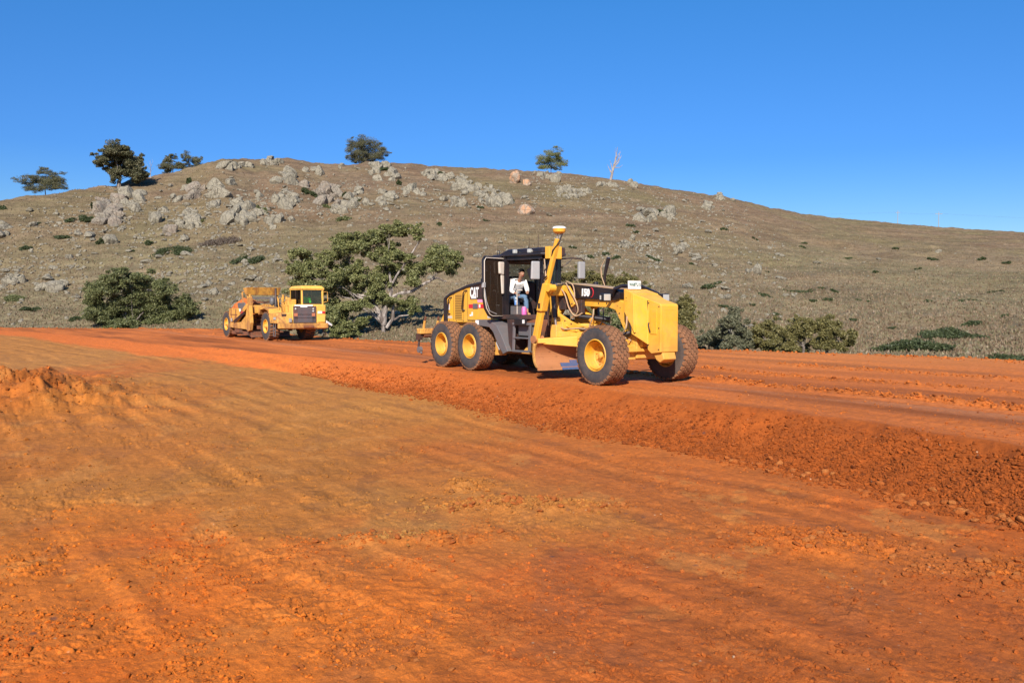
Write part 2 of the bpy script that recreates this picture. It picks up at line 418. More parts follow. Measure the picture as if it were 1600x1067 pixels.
_m = solve_low(60, 640); _m2 = solve_low(820, 795); _m3 = solve_low(1290, 850); _m4 = solve_low(-60, 600); _m5 = solve_low(640, 845); _m6 = solve_low(1560, 900); _m7=solve_low(730,762)
MOUNDS = [(-13.6, 19.4, 4.9, 5.4, .74, 201), (_m[0], _m[1], 2.6, 1.8, .22, 203), (_m2[0], _m2[1], .95, .32, .12, 207), (_m7[0], _m7[1], .35, .4, .08, 209),
          (_m3[0], _m3[1], 1.0, .45, .07, 211), (_m5[0], _m5[1], 1.2, .22, .05, 213), (_m6[0], _m6[1], .8, .5, .05, 215)]

# hill
ridge = [(-700,372,150),(-300,345,150),(-100,326,152),(0,315,155),(60,306,158),(110,300,160),(180,290,165),(235,279,167),(310,262,170),(335,253,170),(352,250,172),(400,250,180),(450,249,185),
         (480,254,188),(505,259,190),(545,260,190),(575,256,192),(640,258,195),(700,263,197),(800,267,200),(900,275,205),(960,282,205),(1000,288,210),(1040,296,214),(1080,302,220),(1120,307,223),
         (1150,313,225),(1200,326,235),(1250,335,243),(1300,341,250),(1400,351,270),(1500,359,285),(1600,365,300),(1900,385,320),(2800,430,350)]
def az_px(px): return math.atan2((px - 800) / F_PX, math.cos(PITCH))
_ra = np.array([az_px(p[0]) for p in ridge]); _ry = np.array([p[1] for p in ridge], float); _rr = np.array([p[2] for p in ridge], float)
def hill_z(x, y, detail=True):
    x = np.asarray(x, float); y = np.asarray(y, float)
    r = np.hypot(x, y); az = np.arctan2(x, y)
    azc = np.clip(az, -1.25, 1.25)
    Rr = np.interp(azc, _ra, _rr); ys = np.interp(azc, _ra, _ry)
    back = sstep(1.0, 1.9, np.abs(az))
    zR = CAM_H + Rr * np.cos(np.clip(azc, -.9, .9)) * (HOR - ys) / F_PX * (1 - back)
    r0 = r_far(az) + 2.0
    q = np.clip((r - r0) / (Rr - r0), 0, 1)
    z = -1.15 + (zR + 1.15) * (0.62 * q ** 1.12 + .38 * q * q * (3 - 2 * q) * .5 + .19 * q ** 2)
    sl = np.interp(azc, [az_px(1100), az_px(1350)], [-.10, .075]) * (1 - back) + 0 * back
    sl = np.where(r > 520, 0, sl)
    over = np.clip(r - Rr, 0, 999)
    z = z + np.where(sl > 0, np.clip(over, 0, 250) * sl, np.clip(over, 0, 150) * sl)
    if detail:
        wgt = sstep(0, .12, q)
        z = z + wgt * (fbm(x * .045, y * .045, 3, 301) * 1.0 * np.sin(np.pi * np.clip(q, 0, 1)) + fbm(x * .22, y * .22, 4, 303) * .32 + .05 * fbm(x * 1.1, y * 1.1, 2, 305))
        z = z + fbm(x * .4, y * .4, 3, 307) * .12
    return z
_cols = np.arange(-120, 1722, 4.0); _rg = np.concatenate([np.linspace(26, 120, 300), np.linspace(120.2, 345, 420)])
_az = np.array([az_px(c) for c in _cols])
_X = np.sin(_az)[:, None] * _rg[None]; _Y = np.cos(_az)[:, None] * _rg[None]
_Z = hill_z(_X, _Y); _PY = project(_X, _Y, _Z)[1]
_PYm = np.minimum.accumulate(_PY, axis=1)
def hill_at(px, py):
    """ground point of the hillside seen at a photo pixel"""
    i = int(np.clip(round((px - _cols[0]) / 4), 0, len(_cols) - 1))
    r = float(np.interp(-py, -_PYm[i], _rg)); az = az_px(px)
    x, y = math.sin(az) * r, math.cos(az) * r
    return x, y, float(hill_z(x, y))
def sky_row(px): return float(_PYm[int(np.clip(round((px - _cols[0]) / 4), 0, len(_cols) - 1))][-1])

# ------------------------------------------------------------------ ground mesh
def spaced(dense_lo, dense_hi, nd, lo, hi, nc):
    a = np.linspace(dense_lo, dense_hi, nd)
    l = dense_lo - (np.geomspace(1, 1 + (dense_lo - lo) * 6, nc) - 1) / 6; rgt = dense_hi + (np.geomspace(1, 1 + (hi - dense_hi) * 6, nc) - 1) / 6
    return np.unique(np.concatenate([l, a, rgt]))
NA = 1060
az = spaced(-.66, .66, NA, -math.pi, math.pi, 90); az = az[(az >= -math.pi) & (az < math.pi - 1e-6)]
rows = [4.2]
while rows[-1] < 90:
    rr = rows[-1]; h = 2.52 if rr < 14 else 1.9
    rows.append(rr + min(max(rr * rr / (820 * h) * .66, .009), .16 if rr < 36 else .30))
rows = np.concatenate([np.geomspace(.25, 4.15, 24), rows])
A, Rg = np.meshgrid(az, rows); X = np.sin(A) * Rg; Y = np.cos(A) * Rg
Z = ground_z(X, Y)
nr, na = A.shape
V = np.stack([X.ravel(), Y.ravel(), Z.ravel()], 1)
idx = np.arange(nr * na).reshape(nr, na); nx = np.roll(idx, -1, axis=1)
Fq = np.stack([idx[:-1].ravel(), idx[1:].ravel(), nx[1:].ravel(), nx[:-1].ravel()], 1)
Fq = Fq[:, ::-1]
# surface colours of the soils: clay zones of different colour, measured at spots of the site
SOIL = [ # px, row, sRGB seen
 (0,545,(176,116,64)),(120,560,(178,122,70)),(60,600,(192,100,48)),(300,590,(178,120,66)),(240,640,(186,110,56)),(430,620,(180,122,66)),(560,640,(182,126,68)),(420,680,(172,112,58)),
 (600,680,(180,112,58)),(700,700,(176,96,50)),(120,650,(180,106,50)),(30,640,(168,88,40)),(40,720,(178,102,48)),(150,700,(180,108,54)),(300,700,(184,108,54)),(300,760,(172,110,58)),(480,740,(168,104,54)),
 (560,780,(176,118,64)),(100,770,(176,112,58)),(620,830,(174,124,72)),(420,820,(176,108,52)),(760,770,(182,114,60)),(830,800,(180,116,64)),(880,830,(176,112,60)),(520,850,(196,104,48)),
 (100,820,(206,104,42)),(280,840,(202,88,34)),(60,900,(212,106,42)),(300,930,(210,98,38)),(200,1000,(212,100,38)),(60,1050,(206,92,34)),(450,960,(212,106,44)),(620,930,(206,100,42)),(400,1050,(212,104,42)),(650,1040,(204,102,46)),
 (780,900,(196,98,46)),(850,980,(180,92,46)),(950,900,(178,86,44)),(1000,1040,(180,90,44)),(800,1060,(196,98,46)),(1150,960,(166,86,46)),(1180,1050,(172,86,42)),(1330,980,(168,84,44)),(1500,1040,(172,84,40)),(1580,960,(170,82,38)),
 (850,720,(182,98,52)),(950,760,(170,92,50)),(1000,700,(192,104,52)),(1100,740,(188,98,48)),(1080,800,(168,90,48)),(1200,780,(176,94,48)),(1250,840,(192,100,46)),(1330,870,(192,102,46)),(1400,830,(172,92,48)),(1350,790,(180,90,44)),(1450,880,(178,98,54)),
 (1550,880,(186,98,46)),(1500,930,(174,86,42)),(1580,850,(182,88,38)),(1130,880,(172,88,44)),(1000,960,(168,84,46)),(1050,870,(178,92,48)),(730,840,(190,104,50)),(900,960,(186,92,44))]
P = V.copy(); r = np.hypot(V[:, 0], V[:, 1]); azv = np.arctan2(V[:, 0], V[:, 1])
SP = []; SC = []
for a, b, c in SOIL:
    x, y = solve_low(a, b); SP.append((x, y)); SC.append(lin((c[0] * 1.085, c[1] * 1.03 + 9 - max(0, c[1] - 110) * .3 + (11 if c[0] >= 200 else 3), c[2] * 1.22)))
SP = np.array(SP); SC = np.array(SC)
xs, ys_ = V[:, 0], V[:, 1]
wx = xs + (fbm(xs * .8, ys_ * .8, 3, 401) * .5) * np.clip(r / 10, .4, 2.5); wy = ys_ + fbm(xs * .8 + 9, ys_ * .8, 3, 403) * .6 * np.clip(r / 10, .4, 3)
num = np.zeros((len(V), 3)); den = np.zeros(len(V))
for (sx, sy), c in zip(SP, SC):
    s0 = .10 * math.hypot(sx, sy) * .8
    s1 = s0 * max(1, math.hypot(sx, sy) / 9)        # patches stretch with the drag direction further out
    wgt = 1.0 / ((((wx - sx) / s0) ** 2 + ((wy - sy) / s1) ** 2) ** 1.25 + .12)
    num += wgt[:, None] * c; den += wgt
col = num / den[:, None]
wob = fbm(xs * .9, ys_ * .9, 3, 3) * .35 + fbm(xs * .22, ys_ * .22, 2, 31) * .9 * sstep(14, 30, r)
rc = r_crest(azv); rf = r_foot(azv); t = (r + wob * np.clip(r / 14, .25, 1.0) * .6 - rf) / np.maximum(rc - rf, .25)
lat = xs * LAT[0] + ys_ * LAT[1]; lon = xs * FWD[0] + ys_ * FWD[1]
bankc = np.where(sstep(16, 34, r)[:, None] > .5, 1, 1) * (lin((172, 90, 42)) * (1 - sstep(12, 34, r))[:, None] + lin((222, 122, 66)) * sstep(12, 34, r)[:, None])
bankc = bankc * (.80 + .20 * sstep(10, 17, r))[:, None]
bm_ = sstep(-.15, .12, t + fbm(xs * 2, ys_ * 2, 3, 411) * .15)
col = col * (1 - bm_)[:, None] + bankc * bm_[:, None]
topc = lin((204, 116, 66))[None] * np.ones((len(V), 1))
n1 = fbm(lat * .9, lon * .10, 4, 421); n2 = fbm(lat * 3.2, lon * .35, 4, 423)
topc = topc * (1 + .28 * n1 + .16 * n2)[:, None]
dk = sstep(.05, .5, fbm(lat * .5 + 4, lon * .06, 3, 431))
topc = topc * (1 - .30 * dk)[:, None]
pur = np.exp(-((lat - lat_of(1450, 637)) / .55) ** 2) * sstep(-.2, .5, fbm(lat * 2.0, lon * .25, 3, 433) + .2)
topc = topc * (1 - .75 * pur)[:, None] + lin((200, 130, 104))[None] * (.75 * pur)[:, None]
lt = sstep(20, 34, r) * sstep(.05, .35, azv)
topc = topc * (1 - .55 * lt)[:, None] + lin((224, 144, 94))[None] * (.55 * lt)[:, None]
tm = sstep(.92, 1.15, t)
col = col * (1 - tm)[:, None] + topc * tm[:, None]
# soil streaks and stains of the clay; wheel ruts darker with lighter shoulders
stn = .6 * sstep(.18, .5, fbm(lat * 3.4, lon * 1.1, 4, 441) * (1 - tm)) * (1 - bm_)
col = col * (1 - .22 * stn)[:, None]
stk = .3 * fbm(lat * 9, lon * 2.0, 4, 443) + .25 * fbm(flow_of(lat, lon) * 3.6, lon * .16, 5, 447, .6)
for k, off in enumerate(RUTS):
    c = flow_of(lat, lon) - off + fbm(lon * .15, lon * 0 + k, 2, 90 + k) * .35
    on_ = sstep(-.25, .35, fbm(xs * .25, ys_ * .25, 2, 95 + k) + .15)
    stk = stk - on_ * (1.5 * np.exp(-(c / .13) ** 2) * (.75 + .25 * np.sin(lon * 24 + np.abs(c) * 14)) - .9 * np.exp(-((np.abs(c) - .30) / .10) ** 2))  # rut floors darker, shoulders lighter, along the rut relief
col = col * (1 + .16 * stk * (1 - bm_ * .5))[:, None]
purp = .5 * sstep(.34, .6, fbm(xs * 1.3 + 3, ys_ * .9, 4, 451)) * (1 - bm_)
col = col * (1 - .45 * purp)[:, None] + (lin((122, 84, 76))[None] * (.45 * purp)[:, None])
ochre = sstep(.42, .6, fbm(xs * 1.0 + 13, ys_ * .7, 4, 461)) * (1 - bm_) * sstep(5, 9, r)
col = col * (1 - .4 * ochre)[:, None] + (lin((210, 146, 94))[None] * (.4 * ochre)[:, None])
col = np.clip(col * np.array([.80, .755, .45]), 0.004, .85)

dirt = NT('red_clay_soil')
att = dirt.n('ShaderNodeAttribute', attribute_name='soil').outputs['Color']
co = dirt.coord('Object')
nf = dirt.noise(co, 9, 10, .78); ng = dirt.noise(co, 70, 6, .75); nm = dirt.noise(dirt.mapping(co, (1, 1, 1)), 1.9, 6, .65)
c1 = dirt.mix(dirt.ramp(nf, [(.36, 0.0), (.64, 1.0)]), .76, 1.22)
c2 = dirt.mix(dirt.ramp(ng, [(.34, 0.0), (.66, 1.0)]), .76, 1.20)
c3 = dirt.mix(dirt.ramp(nm, [(.35, 0.0), (.65, 1.0)]), (.95, .95, .98), (1.04, 1.0, .96))
cc = dirt.mix(1.0, dirt.mix(1.0, dirt.mix(1.0, att, c1, 'MULTIPLY'), c2, 'MULTIPLY'), c3, 'MULTIPLY')
vs = dirt.voro(co, 7.0); speck = dirt.ramp(vs.outputs['Distance'], [(.05, 1.0), (.10, 0.0)])
cc = dirt.mix(dirt.math('MULTIPLY', speck, dirt.ramp(dirt.noise(co, 1.1, 2), [(.5, 0.0), (.62, .7)])), cc, (.52, .36, .22))
vd = dirt.voro(dirt.mapping(co, (1, 1, 1), (0, 0, .6)), 3.3); sd2 = dirt.ramp(vd.outputs['Distance'], [(.05, 1.0), (.13, 0.0)])
cc = dirt.mix(dirt.math('MULTIPLY', sd2, dirt.ramp(dirt.noise(co, .8, 3), [(.52, 0.0), (.62, .75)])), cc, (.085, .045, .04))
dirt.set('Base Color', cc); dirt.set('Roughness', .93); dirt.b.inputs['Specular IOR Level'].default_value = .22
wob_ = dirt.n('ShaderNodeTexNoise'); wob_.inputs['Scale'].default_value = 3.0; wob_.inputs['Detail'].default_value = 6; dirt.l(co, wob_.inputs['Vector'])
vcr = dirt.voro(dirt.mix(.10, co, wob_.outputs[1]), 7.5, 'DISTANCE_TO_EDGE')
crk = dirt.math('MULTIPLY', dirt.ramp(vcr.outputs['Distance'], [(.0, 1.0), (.035, 0.0)]), dirt.ramp(dirt.noise(co, 2.4, 4, .7), [(.52, 0.0), (.60, 1.0)]))
b1 = dirt.bump(nf, .5, .035); b2 = dirt.bump(ng, .8, .014, b1); dirt.bump(dirt.math('MULTIPLY', crk, -1.0), .35, .02, b2)
M['dirt'] = dirt.m
ground = np_mesh('ground', V, Fq, M['dirt'], smooth=True)
ca = ground.data.color_attributes.new('soil', 'FLOAT_COLOR', 'POINT')
ca.data.foreach_set('color', np.concatenate([col, np.ones((len(col), 1))], 1).astype(np.float32).ravel())
tag(ground, kind='structure')

# ------------------------------------------------------------------ hill mesh
az = spaced(-.66, .66, 760, -math.pi, math.pi, 60); az = az[(az >= -math.pi) & (az < math.pi - 1e-6)]
rows = np.unique(np.concatenate([np.linspace(24, 70, 70), np.linspace(70, 150, 230), np.linspace(150, 320, 300), np.geomspace(322, 3000, 34)]))
A, Rg = np.meshgrid(az, rows); X = np.sin(A) * Rg; Y = np.cos(A) * Rg; Z = hill_z(X, Y)
Z = Z - sstep(600, 3000, Rg) * 20
nr, na = A.shape; V = np.stack([X.ravel(), Y.ravel(), Z.ravel()], 1)
idx = np.arange(nr * na).reshape(nr, na); nx = np.roll(idx, -1, axis=1)
Fq = np.stack([idx[:-1].ravel(), nx[:-1].ravel(), nx[1:].ravel(), idx[1:].ravel()], 1)
hm = NT('dry_grass_hillside'); co = hm.coord('Object')
big = hm.noise(co, .03, 4, .6, .4); mid = hm.noise(co, .16, 6, .7); fine = hm.noise(co, 1.1, 7, .75); vf = hm.noise(co, 4.5, 4, .8)
base = hm.mix(hm.ramp(mid, [(.36, 0.0), (.62, 1.0)]), (.162, .102, .060), (.206, .143, .086))
base = hm.mix(hm.ramp(big, [(.42, 0.0), (.62, .8)]), base, (.160, .130, .064))
base = hm.mix(hm.ramp(hm.noise(co, .07, 5, .65), [(.52, 0.0), (.68, .65)]), base, (.148, .096, .062))
sp = hm.n('ShaderNodeSeparateXYZ'); hm.l(co, sp.inputs[0])
mr = hm.n('ShaderNodeMapRange'); hm.l(sp.outputs[2], mr.inputs[0]); mr.inputs[1].default_value = 2; mr.inputs[2].default_value = 15; mr.inputs[3].default_value = .55; mr.inputs[4].default_value = 0
base = hm.mix(hm.math('MULTIPLY', mr.outputs[0], hm.ramp(mid, [(.3, .4), (.6, 1.0)])), base, (.215, .185, .105))
base = hm.mix(1.0, base, hm.mix(hm.ramp(fine, [(.32, 0.0), (.68, 1.0)]), .76, 1.20), 'MULTIPLY')
base = hm.mix(1.0, base, hm.mix(hm.ramp(vf, [(.3, 0.0), (.7, 1.0)]), .80, 1.16), 'MULTIPLY')
ctr = hm.noise(hm.mapping(co, (.06, .06, 1.5)), 1.0, 5, .7)
base = hm.mix(1.0, base, hm.mix(hm.ramp(ctr, [(.40, 0.0), (.58, 1.0)]), .80, 1.12), 'MULTIPLY')
bare = hm.ramp(hm.noise(co, .35, 6, .75, .8), [(.56, 0.0), (.66, .7)])
base = hm.mix(bare, base, (.255, .187, .118))
scr = hm.ramp(hm.noise(hm.mapping(co, (1, 1, 2.2)), .55, 6, .75, .5), [(.57, 0.0), (.66, .75)])
base = hm.mix(scr, base, (.105, .088, .052))
hm.set('Base Color', base); hm.set('Roughness', .95); hm.b.inputs['Specular IOR Level'].default_value = .1
b1 = hm.bump(fine, .9, .22); hm.bump(vf, .7, .07, b1)
M['hill'] = hm.m
hill = np_mesh('hill', V, Fq, M['hill'], smooth=True); tag(hill, kind='structure')
# ------------------------------------------------------------------ rocks
rng = np.random.default_rng(7); random.seed(7)
def ico(sub):
    bm = bmesh.new(); bmesh.ops.create_icosphere(bm, subdivisions=sub, radius=1.0)
    v = np.array([x.co[:] for x in bm.verts]); f = np.array([[x.index for x in q.verts] for q in bm.faces]); bm.free(); return v, f
def rock_proto(seed, sub=3, rough=.22, cuts=9):
    v, f = ico(sub); rs = np.random.default_rng(seed); d = np.zeros(len(v))
    for i, p in enumerate(v):
        q = Vector(p) * 1.1 + Vector((seed * 3.7, seed * 1.3, 0))
        d[i] = mnoise.noise(q) * rough * 1.6 + (.3 - abs(mnoise.noise(q * 2.7))) * rough * .6 + mnoise.noise(q * 6.5) * rough * .25
    v = v * (1 + d)[:, None]
    for _ in range(cuts):                        # joint planes of the granite
        n = rs.normal(size=3); n /= np.linalg.norm(n); k = rs.uniform(.48, .82)
        e = v @ n - k; e = np.where(e > 0, e, 0); v = v - n[None] * (e * .88)[:, None]
    return v, f
PR = [rock_proto(s, 4 if s < 4 else 3, .24, 26) for s in range(8)]
PRL = [rock_proto(s + 20, 2, .22, 6) for s in range(6)]
CL = [rock_proto(s + 40, 1, .30, 4) for s in range(8)]
def rotm(rs, tilt=1.0):
    e = Euler((rs.normal() * .5 * tilt, rs.normal() * .5 * tilt, rs.uniform(0, 6.28))); return np.array(e.to_matrix())
def merge(items):
    V = []; Fc = []; b = 0
    for v, f in items: V.append(v); Fc.append(f + b); b += len(v)
    return np.concatenate(V), np.concatenate(Fc)
def rock_mat(name, base, lichen, dark, lam=.45, rustamt=0.0):
    t = NT(name); co = t.coord('Object')
    a = t.noise(co, .9, 7, .7); b = t.noise(co, 3.5, 7, .75, .5); c = t.noise(co, 11, 4, .7)
    col = t.mix(t.ramp(a, [(.35, 0.0), (.65, 1.0)]), tuple(np.array(base) * .78), tuple(base))
    col = t.mix(t.math('MULTIPLY', t.ramp(b, [(.45, 0.0), (.58, 1.0)]), lam), col, tuple(lichen))
    col = t.mix(t.math('MULTIPLY', t.ramp(t.noise(co, 1.8, 8, .8, 1.0), [(.53, 0.0), (.62, 1.0)]), .75), col, tuple(dark))
    if rustamt: col = t.mix(t.math('MULTIPLY', t.ramp(t.noise(co, .7, 5, .6), [(.42, 0.0), (.55, 1.0)]), rustamt), col, (.48, .23, .11))
    v = t.voro(t.mapping(co, (1, 1, .6)), 1.3, 'DISTANCE_TO_EDGE')
    col = t.mix(t.ramp(v.outputs['Distance'], [(.0, .75), (.05, 0.0)]), col, (.05, .04, .03))
    col = t.mix(1.0, col, t.mix(t.ramp(c, [(.3, 0.0), (.7, 1.0)]), .75, 1.18), 'MULTIPLY')
    t.set('Base Color', col); t.set('Roughness', .92); t.b.inputs['Specular IOR Level'].default_value = .2
    b1 = t.bump(b, .9, .15); t.bump(v.outputs['Distance'], .6, .3, b1); return t.m
M['rock'] = rock_mat('lichen_granite', (.27, .235, .175), (.345, .315, .225), (.095, .078, .060), .4)
M['rockp'] = rock_mat('pinkish_granite', (.235, .195, .155), (.34, .315, .235), (.10, .078, .062), .5, .06)
M['rocko'] = rock_mat('orange_weathered_granite', (.40, .30, .22), (.44, .40, .30), (.13, .10, .08), .15, .75)
def outcrop(cx, cy, ww, hh, n, label, mat='rock', slant=0.0, size=None, group=None, single=False):
    n = int(n * 1.35) if n > 3 else n
    rs = np.random.default_rng(int(cx * 13 + cy * 7)); items = []; org = None
    x0, y0, z0 = hill_at(cx, max(cy + hh * .35, sky_row(cx) + 1.5)); org = np.array([x0, y0, z0 - .3])
    dep = math.hypot(x0, y0); m = dep / F_PX
    for k in range(n):
        if single: px, py, s = cx, cy + hh * .3, 1.0
        else:
            a = rs.uniform(0, 6.28); q = rs.uniform(0, 1) ** .6
            ex, ey = math.cos(a) * q * ww * .42, math.sin(a) * q * hh * .40
            px = cx + ex + slant * (-ey); py = cy + ey + hh * .12; s = (rs.uniform(.45, .9) if k > n * .3 else rs.uniform(1.1, 1.6)) * (1.9 if n > 3 else 1.15) / math.sqrt(n) + .05
        py = max(py, sky_row(px) + .8)
        hx, hy_, hz = hill_at(px, py)
        if single: sx, sy, sz = ww * m * .52, ww * m * .50, hh * m * .62
        else:
            L = math.sqrt(ww * hh) * m
            sx = L * s * .50 * rs.uniform(.8, 1.3); sy = L * s * .50 * rs.uniform(.65, 1.3); sz = L * s * .46 * rs.uniform(.8, 1.7)
        v, f = PR[rs.integers(0, 8)]
        v = (v * [sx, sy, sz]) @ rotm(rs, .6).T
        if slant and not single: v = v + np.outer(v[:, 2], [slant * .35, 0, 0])
        if single and slant: v = v @ np.array(Matrix.Rotation(R_(slant), 3, 'Y')).T
        v = v + [hx, hy_, hz + sz * (.22 if single else -.02)] - org
        items.append((v, f))
    cs = [(i_[0].mean(0), .5 * (i_[0].max(0) - i_[0].min(0)).mean()) for i_ in items]; lab_ = list(range(len(items)))
    for a_ in range(len(items)):
        for b_ in range(a_):
            if np.linalg.norm(cs[a_][0] - cs[b_][0]) < .80 * (cs[a_][1] + cs[b_][1]): la, lb = lab_[a_], lab_[b_]; lab_ = [lb if q_ == la else q_ for q_ in lab_]
    cl_ = sorted(set(lab_), key=lambda q_: -lab_.count(q_))
    V_, F_ = merge([items[k_] for k_ in range(len(items)) if lab_[k_] == cl_[0]])
    o = np_mesh('boulder' if n <= 2 else 'rock_outcrop', V_, F_, M[mat], smooth=False); o.location = org
    for q_ in cl_[1:]:
        V_, F_ = merge([items[k_] for k_ in range(len(items)) if lab_[k_] == q_]); np_mesh('rock', V_, F_, M[mat], o, smooth=False)
    tag(o, label, 'boulder' if n <= 2 else 'rock outcrop', group); return o
OUT = [ # centre px, centre row, width, height, lumps, label, material, slant
 (176,325,62,60,26,'largest pale granite outcrop on the left shoulder, a tall fractured face below the two-lobed tree','rockp',0),
 (216,303,44,30,9,'rounded granite outcrop just right of the two-lobed ridge tree\'s trunk','rock',0),
 (143,362,18,16,2,'small pale block of granite at the lower left foot of the tall left outcrop','rock',0),
 (174,373,28,26,1,'slanting grey boulder leaning to the right with a dark shrub against it','rock',35),
 (110,400,15,12,1,'lone pale boulder on open grass low on the left slope','rock',0),
 (126,398,11,7,1,'little flat stone next to the lone pale boulder low on the left slope','rock',0),
 (12,358,30,24,7,'broken rocks cut by the left edge of the photo halfway up the slope','rock',0),
 (66,447,18,20,1,'left leaning boulder of the trio low on the far left slope','rock',25),
 (84,447,20,24,2,'middle and biggest boulder of the trio low on the far left slope','rock',0),
 (103,443,18,18,1,'right boulder of the trio low on the far left slope','rock',-10),
 (22,438,44,22,14,'patch of rubble rocks at the far left above the red road','rock',0),
 (283,303,24,34,3,'tall slanting granite slab on the left slope pointing up to the right','rock',.5),
 (252,333,22,28,5,'narrow band of small rocks below the tall slanting slab','rock',.4),
 (316,293,34,22,3,'smooth rounded boulder pair beside the small conifer on the left slope','rockp',0),
 (299,307,22,16,4,'brownish broken rocks under the small conifer','rockp',0),
 (345,295,34,30,8,'group of pale boulders on the slope under the left end of the rocky crest','rock',0),
 (370,288,26,14,2,'flat oval boulder near the rocky crest','rock',0),
 (300,340,50,34,26,'wide heap of small broken rocks on the left slope','rock',0),
 (264,367,31,25,2,'rounded boulder with a dark shrub at its left foot','rockp',0),
 (291,371,20,15,1,'smaller rounded boulder right of the shrub-footed boulder','rock',0),
 (374,330,56,48,20,'big pale fractured outcrop in the middle of the left slope','rock',0),
 (384,408,14,12,1,'small boulder half hidden in a dark round bush','rock',0),
 (372,259,60,14,16,'jagged rocks along the left end of the skyline crest','rock',0),
 (430,253,50,13,16,'row of low rocks on the highest part of the skyline','rock',0),
 (450,276,52,28,12,'pale outcrop just under the highest skyline rocks','rock',0),
 (492,268,36,14,5,'flat pale rock shelf right under the crest','rock',0),
 (482,288,24,20,3,'brown-grey rounded boulder over a dark shrub','rockp',0),
 (412,305,16,24,3,'narrow upright boulder left of the green hollow','rock',0),
 (449,309,40,34,11,'fractured outcrop left of the big purple-grey rock face','rock',0),
 (515,305,58,36,13,'big purple-grey rock face in the centre of the hill with shrubs on its right','rockp',0),
 (555,300,26,26,5,'pale knobbly rocks right of the big purple-grey face','rock',0),
 (532,326,34,22,8,'pale rocks under the big purple-grey face','rock',0),
 (558,327,17,31,2,'tall pale pillar boulder below the big purple-grey face','rock',0),
 (574,315,17,18,1,'roundish pale boulder right of the tall pillar boulder','rock',0),
 (433,345,26,24,5,'pale pointed outcrop alone on the middle slope','rock',.2),
 (458,347,14,12,3,'small pale rocks right of the pale pointed outcrop','rock',0),
 (587,273,22,24,6,'rocks leaning below the round ridge tree','rock',0),
 (594,259,38,12,8,'pale skyline rocks at the foot of the round ridge tree','rock',0),
 (536,262,20,8,2,'flat pale rock on the skyline left of the round ridge tree','rock',0),
 (612,272,28,20,5,'rocks around a dark shrub right of the round ridge tree','rock',0),
 (604,307,40,28,14,'broken pale rocks on the slope under the round ridge tree','rock',0),
 (640,296,28,20,7,'small outcrop with a dark shrub on its top left','rock',0),
 (694,310,18,13,1,'isolated oval boulder left of the great slanting slab','rock',0),
 (717,319,20,22,4,'knot of pale rocks at the foot of the great slab\'s left side','rock',0),
 (684,273,52,20,20,'line of broken rocks rising to the left end of the great slab','rock',0),
 (728,286,50,34,20,'upper half of the great slanting slab of ribbed pale granite','rock',-.3),
 (768,304,62,40,24,'lower half of the great slanting slab of ribbed pale granite','rock',-.3),
 (806,277,24,28,1,'tall orange-brown boulder standing on the crest','rocko',8),
 (822,284,18,20,1,'smaller orange-brown boulder against the tall one on the crest','rocko',-10),
 (821,326,34,27,1,'dark boulder with an orange underside alone below the crest','rocko',-12),
 (860,274,40,18,9,'pale outcrop under the low bushy ridge tree','rock',0),
 (884,298,36,26,26,'sheet of rubble running down right of the orange-brown boulders','rock',-.3),
 (948,288,40,10,12,'low rocks at the foot of the dead white tree','rock',0),
 (988,287,26,11,6,'pale skyline rocks right of the dead white tree','rock',0),
 (1008,334,44,26,7,'left block of the wide outcrop on the right shoulder of the hill','rock',0),
 (1046,337,38,20,6,'right block of the wide outcrop on the right shoulder, sloping down','rock',-.3),
 (1105,323,30,16,9,'pale rubble near the right end of the rocks','rock',0),
 (1122,308,20,12,6,'jagged rocks at the right end of the skyline rocks','rock',0),
 (1142,312,14,8,1,'rounded last skyline boulder on the right','rock',0),
 (987,371,13,14,1,'single upright pale boulder in the middle of the right slope','rock',10),
 (974,382,28,14,8,'scatter of broken rocks beside the single upright boulder','rock',0),
 (1175,422,24,15,5,'small pale rock group alone on the lower right slope','rock',0),
 (1058,387,40,14,14,'loose band of pale stones on the right slope','rock',0),
 (1461,394,14,8,3,'tiny pale rock group far right on the open slope','rock',0),
 (1028,401,6,10,1,'small leaning stone at the right end of a dark shrub','rock',15),
 (866,430,12,9,1,'pale stone above the wing mirror of the grader','rock',0),
 (906,300,30,16,12,'low rubble below the crest between the bushy tree and the dead tree','rock',0),
 (212,322,26,18,6,'pale rocks at the right side of the tall left outcrop','rock',0),
 (340,318,22,14,6,'broken rocks left of the big pale fractured outcrop','rock',0),
 (412,332,18,16,4,'rocks on the right side of the big pale fractured outcrop','rock',0),
 (660,300,18,14,5,'loose rocks between the small outcrop and the isolated oval boulder','rock',0),
]
for (cx, cy, ww, hh, n, lab, mt, sl) in OUT:
    outcrop(cx, cy, ww, hh, n, lab, mt, sl, single=(n == 1))
